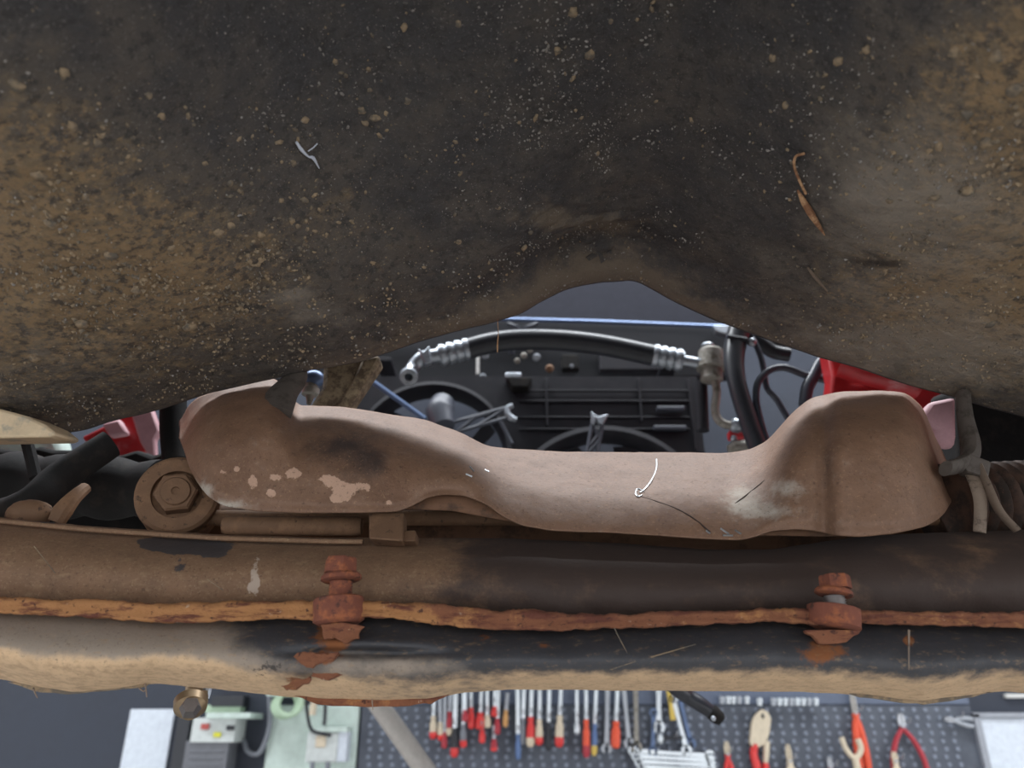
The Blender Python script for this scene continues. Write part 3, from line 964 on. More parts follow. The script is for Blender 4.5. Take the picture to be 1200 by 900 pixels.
bellows(P(-130, 565, 0.70), P(190, 574, 0.63), 0.036, 6, M['rubber'], 0.72, 0.84).build('rubber_boot', M['rubber'], rack)
bo = bellows(P(1105, 592, 0.548), P(1490, 578, 0.617), 0.030, 32, M['copper'], 1.25, 0.74).build('rubber_boot', M['copper'], rack)
bo['label'] = 'ribbed brown rubber bellows'
st = MB().tube(smooth_path([P(1136, 552, 0.520), P(1144, 568, 0.514), P(1149, 590, 0.513), P(1148, 624, 0.515)]), [0.0042, 0.0045, 0.0042, 0.004], 8, flat=0.4)
st.build('clamp_strap', M['strap'], rack)
st = MB().tube(smooth_path([P(1147, 548, 0.516), P(1158, 572, 0.510), P(1172, 600, 0.508), P(1192, 622, 0.508)]), [0.005, 0.0048, 0.0042, 0.004], 8, flat=0.4)
st.build('clamp_strap', M['strap'], rack)
MB().box(P(1142, 549, 0.518), (0.016, 0.012, 0.014), Matrix.Rotation(0.4, 3, 'Y')).build('clamp_buckle', M['bracket'], rack, False, bevel=0.002)

# dark lower arm with its dusty ball end, left of the rack
arm = thing('lower_control_arm', 'black oily control arm with dusty knuckle beside the round rack mount', 'control arm', P(60, 612, 0.56))
MB().tube(smooth_path([P(-120, 640, 0.62), P(20, 600, 0.58), P(70, 560, 0.585), P(130, 520, 0.60)]), [0.022, 0.016, 0.014, 0.013], 14, flat=0.8).build('arm_tube', M['rubber'], arm)
MB().ball(P(35, 602, 0.545), 0.0135, 16, 10, (1.25, 0.8, 0.75), 0.04).build('knuckle', M['rack'], arm)
MB().tube(smooth_path([P(66, 612, 0.54), P(74, 598, 0.54), P(86, 584, 0.545), P(100, 572, 0.555)]), [0.006, 0.007, 0.0055, 0.0045], 10).build('link_pin', M['rack'], arm)
MB().tube(smooth_path([P(30, 512, 0.60), P(36, 535, 0.60), P(42, 560, 0.60)]), 0.005, 8).build('arm_cable', M['rubber'], arm)

# ------------------------------------------------------------------ engine bay: liners, rails, red inner wings
for nm, pts, yy, lab in (
        ('wheel_arch_liner', [(-420, 560), (-160, 527), (0, 526), (20, 528), (46, 523), (62, 527), (80, 527), (96, 525), (112, 532), (140, 533), (160, 527), (178, 534), (214, 520), (232, 700), (-420, 760)], 0.74, 'black plastic wheel arch liner behind the round rack mount'),
        ('wheel_arch_liner', [(1120, 455), (1160, 440), (1240, 440), (1600, 520), (1600, 700), (1140, 690), (1124, 560)], 0.70, 'black plastic wheel arch liner behind the ribbed brown boot')):
    q = [P(a, b, yy) for a, b in pts]
    o = MB().prism(q, (0, 0.05, 0.01)).build(nm, M['rubber'], bevel=0.004)
    tag(o, lab, 'car panel')
# black body behind, between rack mount and shield
tag(MB().tube(smooth_path([P(203, 462, 0.66), P(203, 500, 0.66), P(205, 540, 0.66)]), [0.012, 0.012, 0.011], 14).build('rubber_hose', M['rubber']),
    'thick black hose squeezed between the rack mount and heat shield', 'hose')

wing = thing('inner_wing', 'red painted inner wing panel with chalky pink patch above the black liner', 'car panel', P(140, 535, 0.95))
MB().prism([P(a, b, 0.93) for a, b in ((95, 512), (120, 500), (150, 480), (172, 470), (176, 527), (150, 536), (122, 540))], (0, 0.02, 0.0)).build('wing_panel', M['red'], wing, bevel=0.003)
MB().prism([P(a, b, 0.90) for a, b in ((148, 470), (178, 478), (187, 505), (181, 514), (182, 537), (174, 535), (163, 517))], (0.0, 0.012, 0)).build('pink_bracket', M['pink'], wing, bevel=0.003)
MB().prism([P(a, b, 0.915) for a, b in ((118, 496), (140, 490), (150, 508), (128, 512))], (0.0, 0.012, 0)).build('primer_patch', M['pink'], wing, bevel=0.004)

wing2 = thing('inner_wing', 'red inner wing panel between the thick short cable and the clamp straps', 'car panel', P(1030, 470, 0.9))
MB().prism([P(a, b, 0.90) for a, b in ((968, 405), (975, 440), (972, 470), (1100, 490), (1140, 470), (1140, 420), (1040, 400))], (0, 0.03, 0)).build('wing_panel', M['red'], wing2, bevel=0.004)
MB().tube(smooth_path([P(985, 430, 0.88), P(1010, 440, 0.875), P(1040, 446, 0.88), P(1075, 460, 0.88)]), [0.02, 0.016, 0.02, 0.014], 12, flat=0.6).build('wing_rail', M['red'], wing2)
MB().prism([P(a, b, 0.60) for a, b in ((1078, 489), (1090, 470), (1121, 464), (1122, 512), (1120, 524), (1104, 521), (1096, 518), (1097, 503))], (0, 0.012, 0)).build('pink_bracket', M['pink'], wing2, bevel=0.004)

for sd, lb in ((-1, 'red wing panel added to block side light beyond the pale plastic tank'), (1, 'red wing panel added to block side light beyond the ribbed brown boot')):
    wg = thing('light_blocker_wing', lb, 'car panel', (sd * 0.96, 1.02, CZ + 0.14))  # wing panels added to keep side light out of the engine bay
    MB().box((sd * 0.96, 1.02, CZ + 0.47), (0.02, 0.94, 0.66)).build('blocker_skin', M['red'], wg, False, bevel=0.004)
    MB().box((sd * (0.96 + 0.60) / 2, 0.565, CZ + 0.52), (0.36, 0.02, 0.56)).build('wing_bulkhead', M['rubber'], wg, False, bevel=0.003)

tag(MB().tube(smooth_path([P(-60, 535, 1.0), P(0, 520, 1.0), P(40, 514, 1.0), P(66, 520, 1.0), P(76, 545, 1.0)]), [0.02, 0.03, 0.035, 0.024, 0.012], 14, flat=0.6).build('coolant_tank', M['mint']),
    'pale rounded plastic tank behind the cream flange', 'tank')

# leaning dusty strut between floor pan and shield
sp = thing('steering_shaft', 'mossy brown steering shaft leaning from the floor pan behind the heat shield', 'shaft', P(385, 478, 0.62))
MB().prism([P(a, b, 0.615) for a, b in ((379, 410), (432, 402), (428, 428), (402, 480), (360, 490), (362, 475), (377, 452))], (0, 0.03, 0)).build('shaft_body', M['strut'], sp, bevel=0.005)
MB().prism([P(a, b, 0.610) for a, b in ((424, 420), (443, 415), (446, 421), (404, 484), (392, 488), (394, 474), (413, 444))], (0, 0.02, 0)).build('shaft_edge', M['strut'], sp, bevel=0.003)
bj = thing('brake_pipe_union', 'shiny blue grey pipe union between the steering shaft and shield tab', 'pipe fitting', P(366, 470, 0.655))
MB().ball(P(368, 444, 0.655), 0.0092, 16, 10, (1.1, 1, 0.9)).build('union_cap', M['blue_steel'], bj)
MB().lathe(P(366, 446, 0.655), P(362, 474, 0.655), [(0, 0.006), (0.3, 0.006), (0.35, 0.008), (0.6, 0.008), (0.65, 0.004), (1, 0.002)], 14).build('union_body', M['alu_dull'], bj)
MB().prism([P(a, b, 0.66) for a, b in ((340, 430), (356, 433), (352, 436), (355, 447), (340, 440))], (0, 0.01, 0)).build('union_tag', M['white_plastic'], bj, bevel=0.001)

# ------------------------------------------------------------------ fan shroud and radiator support
YS = 1.30
fan = thing('radiator_fan_shroud', 'black plastic radiator fan shroud with two round fans in the engine bay', 'fan shroud', P(620, 640, YS))
F1, R1 = (506, 538), 92
F2, R2 = (712, 620), 122


def shroud_cells():
    s = S(530, YS)
    o = P(600, 530, YS)
    x0, x1 = -235 * s, 226 * s
    top, bot = P(600, 441, YS).z, P(600, 745, YS).z
    cA, cB = P(*F1, YS), P(*F2, YS)
    rA, rB = R1 * S(F1[1], YS), R2 * S(F2[1], YS)
    nx, nz = 150, 110
    gx, gz = np.linspace(x0, x1, nx), np.linspace(bot, top, nz)
    V, Fc, idx = [], [], {}
    for i in range(nx):
        for j in range(nz):
            x, z = gx[i], gz[j]
            for c, r in ((cA, rA), (cB, rB)):
                d = math.hypot(x - c.x, z - c.z)
                if r * 0.90 < d < r:                       # snap the rim of each opening onto its circle
                    x, z = c.x + (x - c.x) / d * r, c.z + (z - c.z) / d * r
            idx[i, j] = len(V)
            V.append((x, YS, z))
    for i in range(nx - 1):
        for j in range(nz - 1):
            x, z = (gx[i] + gx[i + 1]) / 2, (gz[j] + gz[j + 1]) / 2
            if math.hypot(x - cA.x, z - cA.z) < rA * 0.96 or math.hypot(x - cB.x, z - cB.z) < rB * 0.96:
                continue
            Fc.append((idx[i, j], idx[i + 1, j], idx[i + 1, j + 1], idx[i, j + 1]))
    me = bpy.data.meshes.new('shroud_panel')
    me.from_pydata(V, [], Fc)
    me.update()
    return me, (cA, rA), (cB, rB), (x0, x1, bot, top)


me, FA, FB, (sx0, sx1, sbot, stop) = shroud_cells()
o = link_mesh('shroud_panel', me, M['plastic'], fan, smooth=False)
md = o.modifiers.new('sheet', 'SOLIDIFY')
md.thickness = 0.006
for (c, r), nb in ((FA, 7), (FB, 9)):
    rg = MB()
    rings = []
    for q in np.linspace(0, 2 * math.pi, 61):
        dv = Vector((math.cos(q), 0, math.sin(q)))
        rings.append([c + dv * (r * k) + Vector((0, yy, 0)) for k, yy in ((1.03, -0.004), (1.02, -0.022), (0.97, -0.024), (0.93, -0.012), (0.93, 0.03), (0.97, 0.03))])
    rg.ring_skin(rings, True, False)
    fr = rg.build('fan_ring', M['plastic'], fan)
    hb = MB().lathe(c + Vector((0, -0.03, 0)), c + Vector((0, 0.05, 0)), [(0, r * 0.18), (0.1, r * 0.30), (0.3, r * 0.34), (1, r * 0.34)], 28).build('fan_hub', M['plastic_grey'], fan)
    for k in range(nb):
        q = 2 * math.pi * k / nb + 0.3
        bl = MB()
        rows_ = []
        for t in np.linspace(0.30, 0.90, 6):
            qq = q + (t - 0.3) * 0.5
            hw_ = 0.30 / (t + 0.4)
            rows_.append([c + Vector((math.cos(qq + e) * r * t, 0.018 + e * 0.06 + th, math.sin(qq + e) * r * t)) for e, th in ((-hw_ * 0.6, 0), (0, -0.004), (hw_ * 0.6, 0), (hw_ * 0.6, 0.003), (0, 0), (-hw_ * 0.6, 0.003))])
        bl.ring_skin(rows_)
        bl.build('fan_blade', M['plastic'], hb)
# ribs on the shroud face
for yy in (458, 470, 489, 503):
    s = S(yy, YS)
    MB().box(P(708, yy, YS - 0.004), (200 * s, 0.005, 2.2 * s)).build('shroud_rib', M['plastic'], fan, False, bevel=0.001)
for xx, a, b in ((640, 445, 500), (748, 445, 495), (806, 446, 528)):
    MB().box((P(xx, a, YS).x, YS - 0.004, (P(xx, a, YS).z + P(xx, b, YS).z) / 2), (0.004, 0.006, P(xx, a, YS).z - P(xx, b, YS).z)).build('shroud_rib', M['plastic'], fan, False, bevel=0.001)
for a, b, c_, d in ((768, 480, 800, 484), (764, 501, 802, 508)):
    MB().box((P((a + c_) / 2, b, YS).x, YS - 0.012, P(a, (b + d) / 2, YS).z), ((c_ - a) * S(b, YS), 0.012, 5 * S(b, YS))).build('shroud_rib', M['plastic_grey'], fan, False, bevel=0.002)
MB().prism([P(a, b, YS - 0.03) for a, b in ((594, 442), (624, 442), (619, 453), (600, 453))], (0, 0.03, 0)).build('shroud_clip', M['rubber'], fan, bevel=0.002)
MB().prism([P(a, b, YS - 0.03) for a, b in ((592, 436), (611, 436), (611, 442), (592, 442))], (0, 0.03, 0)).build('shroud_clip', M['alu'], fan, bevel=0.002)
# motor struts with bright glints modelled as aluminium pieces
YL = YS - 0.05


def strut_bar(p, q, parent, r=0.0035, mat='plastic_grey'):
    MB().tube([P(*p, YL), P(*q, YL)], r, 8).build('motor_strut', M[mat], parent)


for p, q in (((592, 478), (505, 502)), ((596, 489), (515, 512)), ((592, 479), (560, 499)), ((575, 484), (548, 492)), ((560, 487), (535, 506)), ((585, 492), (600, 520))):
    strut_bar(p, q, fan)
for p, q in (((694, 497), (688, 530)), ((706, 498), (700, 530)), ((694, 499), (703, 515)), ((705, 505), (691, 522)), ((703, 515), (690, 530))):
    strut_bar(p, q, fan)
MB().tube(smooth_path([P(601, 475, YL - 0.01), P(595, 478, YL - 0.01), P(595, 485, YL - 0.01), P(600, 490, YL - 0.01), P(605, 492, YL - 0.01)]), [0.004, 0.005, 0.0055, 0.006, 0.004], 10).build('strut_glint', M['alu'], fan)
MB().prism([P(a, b, YL - 0.012) for a, b in ((693, 481), (697, 486), (702, 488), (708, 486), (713, 485), (709, 493), (706, 497), (702, 496), (698, 490), (697, 497), (693, 496))], (0, 0.01, 0)).build('strut_glint', M['alu'], fan, bevel=0.001)
MB().tube(smooth_path([P(520, 470, YS - 0.04), P(516, 482, YS - 0.05), P(520, 500, YS - 0.06)]), [0.02, 0.026, 0.02], 14).build('fan_motor', M['plastic_grey'], fan)

sup = thing('radiator_support_panel', 'black radiator support panel with a bright top edge above the fans', 'car panel', P(700, 440, 1.42))
MB().prism([P(a, b, 1.42) for a, b in ((300, 372), (600, 374), (862, 384), (866, 440), (300, 446))], (0, 0.03, 0)).build('support_panel', M['black_paint'], sup, bevel=0.002)
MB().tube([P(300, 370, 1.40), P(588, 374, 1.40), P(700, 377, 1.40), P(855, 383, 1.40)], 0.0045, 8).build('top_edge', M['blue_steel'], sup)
MB().prism([P(a, b, 1.38) for a, b in ((836, 381), (858, 380), (860, 390), (850, 391), (840, 388))], (0, 0.02, 0)).build('edge_glint', M['alu'], sup, bevel=0.002)  # glint at the end of the top edge, modelled as an aluminium piece
MB().tube([P(595, 379, 1.41), P(640, 398, 1.41)], 0.004, 8).build('support_brace', M['plastic_grey'], sup)
MB().tube([P(630, 379, 1.41), P(578, 398, 1.41)], 0.004, 8).build('support_brace', M['plastic_grey'], sup)
MB().box(P(745, 425, 1.40), (0.15, 0.02, 0.045)).build('support_duct', M['plastic'], sup, False, bevel=0.004)
MB().box(P(668, 426, 1.395), (0.035, 0.02, 0.035)).build('support_duct', M['rubber'], sup, False, bevel=0.004)
MB().prism([P(a, b, 1.44) for a, b in ((250, 570), (1180, 575), (1180, 690), (250, 690))], (0, 0.04, 0)).build('lower_bar', M['black_paint'], sup, bevel=0.004)
for sd in (-1, 1):
    x_ = sd * 0.70
    zt, zb = P(600, 455, 1.42).z, P(600, 690, 1.44).z
    MB().box((x_, 1.44, zb + (zt - zb) * 0.25), (0.10, 0.04, (zt - zb) * 0.5)).build('side_post', M['black_paint'], sup, False, bevel=0.004)
    zr = P(600, 600, 1.0).z
    MB().box((x_, 1.13, zr), (0.07, 0.64, 0.10)).build('chassis_rail', M['black_paint'], sup, False, bevel=0.006)
for px_ in (445, 790):
    a_, b_z = P(px_, 420, 1.435), P(px_, 600, 1.435).z
    MB().box((a_.x, 1.455, (a_.z + b_z) / 2), (0.03, 0.02, a_.z - b_z)).build('panel_stay', M['black_paint'], sup, False, bevel=0.002)
for px_ in (455, 780):
    c_m = P(px_, 438, 1.36)
    MB().box((c_m.x, 1.36, c_m.z), (0.03, 0.13, 0.008)).build('mount_bracket', M['plastic'], fan, False, bevel=0.001)
bn = thing('bonnet', 'dark underside of the raised bonnet above the radiator support', 'bonnet', P(700, 384, 1.47))
q0, q1 = P(600, 380, 1.47).z, P(600, 380, 1.47).z + 0.95
MB().ring_skin([[Vector((sd * 0.68, 1.475, q0)) + Vector((0, t, 0)), Vector((-sd * 0.68, 1.475, q0)) + Vector((0, t, 0)), Vector((-sd * 0.60, 1.80, q1)) + Vector((0, t, 0)), Vector((sd * 0.60, 1.80, q1)) + Vector((0, t, 0))] for sd, t in ((1, 0), (1, 0.025))]).build('bonnet_skin', M['bonnet'], bn, False, bevel=0.004)
for hx in (-0.5, 0.5):
    MB().box((hx, 1.455, q0 - 0.012), (0.05, 0.04, 0.05)).build('bonnet_hinge', M['black_paint'], bn, False, bevel=0.003)
# small hardware on the support
for i, (a, b, rr, mt, lab) in enumerate(((562, 425, 3.0, 'white_plastic', None), (569, 417, 4.5, 'alu', 1), (566, 442, 4.5, 'alu', 1), (614, 417, 4, 'alu_dull', 1), (606, 423, 3.5, 'alu_dull', 1), (600, 412, 4, 'plastic_grey', 1), (629, 419, 5, 'alu', 1), (621, 411, 3, 'alu_dull', 1), (670, 429, 2.6, 'alu', 1), (644, 432, 5, 'rack', 1))):
    s = S(b, 1.37)
    if lab is None:
        MB().box(P(560, 428, 1.37), (4 * s, 0.006, 24 * s)).build('strip_clip', M[mt], sup, False, bevel=0.001)
    else:
        MB().lathe(P(a, b, 1.36), P(a, b, 1.39), [(0, rr * 0.7 * s), (0.2, rr * s), (0.6, rr * s), (0.62, rr * 0.6 * s), (1, rr * 0.6 * s)], 12).build('support_bolt', M[mt], sup)

# ------------------------------------------------------------------ hoses, pipes and cables
YH = 1.02
s = S(410, YH)
ac = thing('air_conditioning_hose', 'black air conditioning hose with crimped aluminium ends arching above the fans', 'hose', P(640, 445, YH))
hp = smooth_path([P(548, 409, YH), P(575, 402, YH), P(610, 398, YH), P(660, 399, YH), P(710, 405, YH), P(768, 417, YH)])
MB().tube(hp, 12.5 * s, 18).build('rubber_hose', M['hose'], ac)


def crimp(p0, p1, r, parent, n=4):
    prof = [(0, r * 0.85)]
    for k in range(n):
        a = k / n
        prof += [(a + 0.04 / n * 4, r), (a + 0.55 / n, r * 1.06), (a + 0.75 / n, r * 1.04), (a + 0.85 / n, r * 0.86)]
    prof.append((1, r * 0.9))
    return MB().lathe(p0, p1, prof, 22).build('crimp_collar', M['alu'], parent)


crimp(P(551, 408, YH), P(514, 417, YH), 12.5 * s, ac)
crimp(P(764, 416, YH), P(800, 423, YH), 13 * s, ac)
MB().tube(smooth_path([P(516, 416, YH), P(502, 418, YH), P(493, 421, YH), P(484, 431, YH), P(479, 442, YH - 0.01)]), [8 * s, 8 * s, 8.5 * s, 8 * s, 8.5 * s], 16).build('elbow_pipe', M['alu'], ac)
MB().lathe(P(479, 442, YH - 0.024), P(479, 440, YH + 0.01), [(0.9, 0.1 * s), (0.9, 4.3 * s), (0, 4.6 * s), (0, 9.5 * s), (0.1, 10.5 * s), (0.9, 10.5 * s), (1, 9 * s)], 20).build('eye_fitting', M['alu'], ac)
MB().prism([P(a, b, YH - 0.015) for a, b in ((490, 408), (496, 412), (503, 405), (504, 414), (506, 424), (499, 426), (494, 418))], (0, 0.015, 0)).build('pipe_clip', M['alu'], ac, bevel=0.001)
MB().tube([P(798, 422, YH), P(826, 427, YH)], 6.5 * s, 14).build('end_pipe', M['alu'], ac)

pb = thing('pipe_connector_block', 'grey aluminium pipe connector with bent pipe at the hose end', 'pipe fitting', P(836, 505, YH))
MB().lathe(P(833, 411, YH), P(834, 447, YH), [(0, 13 * s), (0.05, 14.5 * s), (0.45, 14.5 * s), (0.48, 17 * s), (0.6, 17 * s), (0.63, 12 * s), (0.95, 13 * s), (1, 10 * s)], 24).build('block_body', M['alu_dull'], pb)
MB().ball(P(829, 405, YH), 7 * s, 14, 8, (1.1, 1, 0.5)).build('block_cap', M['alu'], pb)
MB().tube(smooth_path([P(838, 445, YH), P(840, 460, YH), P(838, 480, YH), P(842, 492, YH), P(852, 498, YH), P(864, 498, YH)]), 4.8 * s, 12).build('bent_pipe', M['alu_dull'], pb)
MB().lathe(P(856, 498, YH), P(876, 500, YH), [(0, 6 * s), (0.2, 8.5 * s), (0.5, 8.5 * s), (0.55, 6.5 * s), (0.8, 7.5 * s), (1, 6 * s)], 18).build('pipe_nut', M['alu'], pb)
MB().tube([P(822, 448, YH + 0.02), P(824, 505, YH + 0.02)], 7 * s, 12).build('drier_tube', M['plastic'], pb)
MB().lathe(P(853, 526, YH), P(886, 523, YH), [(0, 4 * s), (0.2, 8 * s), (0.6, 9 * s), (1, 7 * s)], 16).build('lower_fitting', M['alu_dull'], pb)
MB().ball(P(860, 514, YH), 4 * s, 12, 8).build('lower_bolt', M['alu'], pb)
MB().box(P(866, 510, YH + 0.03), (0.03, 0.02, 0.012)).build('sensor_plug', M['red'], pb, False, bevel=0.002)

bh = thing('coolant_hose', 'thick glossy black coolant hose bending down beside the connector block', 'hose', P(885, 530, 0.95))
MB().tube(smooth_path([P(872, 370, 0.96), P(864, 395, 0.96), P(860, 420, 0.955), P(864, 450, 0.95), P(876, 490, 0.95), P(892, 535, 0.95)]), [0.016, 0.0155, 0.0145, 0.0125, 0.0125, 0.0125], 18).build('hose_tube', M['hose'], bh)
MB().tube([P(852, 394, 0.945), P(875, 398, 0.945)], 0.0035, 8).build('hose_clip', M['hose'], bh)

for pts, r, lab in (
        ([(878, 390), (885, 402), (892, 420), (896, 440), (899, 455), (910, 468), (922, 488), (930, 500)], 0.0042, 'thin black cable dropping straight behind the looping cable'),
        ([(902, 530), (890, 490), (886, 465), (889, 447), (902, 434), (920, 431), (945, 440), (972, 447), (985, 455)], 0.0048, 'looping black cable arching over to the red wing'),
        ([(972, 418), (962, 425), (954, 440), (946, 455), (943, 475)], 0.0085, 'thick short black cable beside the red wing')):
    o = MB().tube(smooth_path([P(a, b, 0.97 if r < 0.0045 else 0.95) for a, b in pts]), r, 12).build('engine_cable', M['cable'])
    tag(o, lab, 'cable')
pc = thing('black_pipe_cluster', 'cluster of glossy black pipes above the looping cable', 'pipes', P(905, 425, 0.98))
MB().tube(smooth_path([P(880, 390, 0.985), P(893, 402, 0.98), P(906, 412, 0.98), P(925, 416, 0.98)]), 0.010, 14).build('pipe', M['hose'], pc)
MB().tube(smooth_path([P(898, 390, 1.0), P(908, 400, 1.0), P(928, 408, 1.0)]), 0.0065, 14).build('pipe', M['hose'], pc)
MB().ball(P(881, 401, 0.95), 0.0065, 14, 8, (1.0, 1, 1)).build('pipe_glint', M['alu'], pc)  # glint on the pipes, modelled as an aluminium ball

tag(MB().tube([P(405, 425, 1.15), P(428, 441, 1.15), P(498, 491, 1.15)], 0.0042, 10).build('prop_rod', M['blue_steel']),
    'thin blue grey steel rod slanting across the left fan', 'rod')

# ------------------------------------------------------------------ hanging hardware under the crossmember
ds = thing('drain_stud', 'tarnished brass and steel stud hanging below the crossmember', 'stud', P(226, 840, 0.62))
s = S(820, 0.62)
MB().lathe(P(228, 792, 0.62), P(227, 822, 0.62), [(0, 12 * s), (0.35, 13 * s), (0.4, 10 * s), (0.6, 10 * s), (0.65, 15 * s), (0.9, 16 * s), (1, 14 * s)], 24).build('stud_collar', M['brass'], ds)
MB().lathe(P(224, 818, 0.615), P(222, 839, 0.605), [(0, 15 * s), (0.2, 19 * s), (0.55, 18 * s), (0.8, 12 * s), (1, 7 * s)], 24).build('stud_cap', M['brass'], ds)
MB().lathe(P(223, 826, 0.585), P(223, 830, 0.60), [(0, 8 * s), (0.4, 10 * s), (1, 12 * s)], 6).build('stud_hex', M['bare_bolt'], ds)
MB().tube(smooth_path([P(240, 796, 0.63), P(243, 806, 0.63), P(240, 818, 0.63)]), 0.0035, 8).build('stud_clip', M['alu'], ds)
bt_ = thing('black_hose_end', 'black hose end with shiny tip hanging in front of the pegboard', 'hose', P(830, 845, 1.1))
s = S(825, 1.1)
MB().tube(smooth_path([P(690, 735, 0.60), P(735, 766, 0.8), P(778, 795, 1.05), P(800, 812, 1.1), P(822, 826, 1.1), P(836, 836, 1.1)]), [9 * s, 9 * s, 9 * s, 9 * s, 8.5 * s, 7.5 * s], 14).build('hose_tube', M['hose'], bt_)
MB().lathe(P(832, 832, 1.1), P(846, 845, 1.1), [(0, 7 * s), (0.2, 9 * s), (0.7, 8.5 * s), (1, 6 * s)], 14).build('hose_ferrule', M['rubber'], bt_)
MB().ball(P(836, 842, 1.085), 3 * s, 10, 6).build('hose_tip', M['alu'], bt_)
tb = thing('grey_steel_tube', 'pale grey round steel tube slanting down in front of the pegboard', 'tube', P(500, 900, 1.6))
s = S(860, 1.6)
MB().tube([P(425, 800, 1.6), P(450, 835, 1.6), P(505, 912, 1.6)], 11.5 * s, 18).build('tube_body', M['tube_grey'], tb)
MB().lathe(P(503, 908, 1.6), P(515, 925, 1.6), [(0, 12 * s), (0.2, 13.5 * s), (0.8, 13.5 * s), (1, 12 * s)], 18).build('tube_cap', M['alu'], tb)

# ------------------------------------------------------------------ things on the workshop wall
YB = WALL_Y - 0.022            # front face of the pegboard


def wallbox(name, x0, y0, x1, y1, thick, mat, parent=None, front=None, bevel=0.002, skew=0):
    yf = (WALL_Y - thick) if front is None else front
    a, b = P(x0, y0, yf), P(x1, y1, yf)
    a.x, b.x = P(x0, 845, yf).x, P(x1, 845, yf).x
    c = ((a.x + b.x) / 2, yf + thick / 2, (a.z + b.z) / 2)
    return MB().box(c, (abs(b.x - a.x), thick, abs(a.z - b.z))).build(name, mat, parent, False, bevel=bevel)


board = thing('pegboard', 'grey steel pegboard with rows of pale dimples behind the hand tools', 'pegboard', P(780, 1000, WALL_Y - 0.01))
wallbox('board_panel', 423, 826, 779, 1010, 0.022, M['board'], board)
wallbox('board_panel', 780, 826, 1141, 1010, 0.022, M['board'], board)
wallbox('top_rail', 423, 806, 1141, 825.5, 0.026, M['board_rail'], board)
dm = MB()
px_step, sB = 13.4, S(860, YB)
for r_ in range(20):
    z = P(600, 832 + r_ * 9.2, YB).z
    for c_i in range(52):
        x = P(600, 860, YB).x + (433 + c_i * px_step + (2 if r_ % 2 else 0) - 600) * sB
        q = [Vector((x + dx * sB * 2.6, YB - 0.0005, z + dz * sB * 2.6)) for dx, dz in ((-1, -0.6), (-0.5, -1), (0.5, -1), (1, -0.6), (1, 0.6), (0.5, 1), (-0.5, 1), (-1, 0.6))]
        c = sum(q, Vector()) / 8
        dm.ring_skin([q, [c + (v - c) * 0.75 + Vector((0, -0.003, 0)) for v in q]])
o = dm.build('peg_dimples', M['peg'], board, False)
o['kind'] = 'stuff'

o = thing('notice_board', 'plain white notice board on the dark wall beside the grey control box', 'board', P(175, 905, WALL_Y - 0.01))
pts = [P(155, 831, WALL_Y - 0.02), P(207, 831, WALL_Y - 0.02), P(190, 935, WALL_Y - 0.02), P(133, 935, WALL_Y - 0.02)]
wb = [P(155, 831, WALL_Y), P(207, 831, WALL_Y)]
x0, x1 = wb[0].x, wb[1].x
MB().prism([Vector((x0, WALL_Y - 0.012, P(0, 831, WALL_Y).z)), Vector((x1, WALL_Y - 0.012, P(0, 831, WALL_Y).z)), Vector((x1, WALL_Y - 0.012, P(0, 960, WALL_Y).z)), Vector((x0, WALL_Y - 0.012, P(0, 960, WALL_Y).z))], (0, 0.012, 0)).build('panel_sheet', M['whiteboard'], o, False, bevel=0.003)

fb = thing('framed_whiteboard', 'white board in a grey frame at the edge of the pegboard', 'whiteboard', P(1200, 1000, WALL_Y - 0.01))
wallbox('board_sheet', 1148, 842, 1420, 1010, 0.012, M['whiteboard'], fb, front=WALL_Y - 0.03)
for a in ((1142.5, 836, 1150, 1012), (1142.5, 835, 1424, 841.5), (1420, 836, 1426, 1012), (1142.5, 1010, 1424, 1016)):
    wallbox('frame_bar', *a, 0.04, M['frame_grey'], fb)
tag(wallbox('white_strip', 1186, 813, 1300, 818, 0.015, M['white_plastic']), 'narrow white strip on the wall above the framed white board', 'strip')

cb = thing('control_box', 'grey wall control box with white label under a pale green shelf', 'control box', P(245, 960, WALL_Y - 0.05))
wallbox('box_body', 222, 868, 272, 960, 0.09, M['box_grey'], cb)
wallbox('side_post', 208, 838, 223, 960, 0.06, M['t_black'], cb)
wallbox('label_plate', 226, 841, 277, 870, 0.10, M['label'], cb)
wallbox('red_mark', 236, 848, 246, 855, 0.004, M['red_print'], cb, front=WALL_Y - 0.106)
wallbox('black_mark', 266, 850, 276, 856, 0.004, M['black_print'], cb, front=WALL_Y - 0.106)
wallbox('yellow_mark', 252, 858, 261, 864, 0.004, M['yellow'], cb, front=WALL_Y - 0.106)
wallbox('shelf_strip', 240, 835, 293, 842, 0.13, M['mint'], cb)
wallbox('shelf_back', 238, 826, 280, 835, 0.05, M['mint_dark'], cb)
wallbox('dark_hood', 244, 815, 282, 828, 0.06, M['t_black'], cb)
for yy in (880, 888, 896):
    wallbox('vent_slot', 228, yy, 266, yy + 2.5, 0.004, M['box_grey'], cb, front=WALL_Y - 0.093)

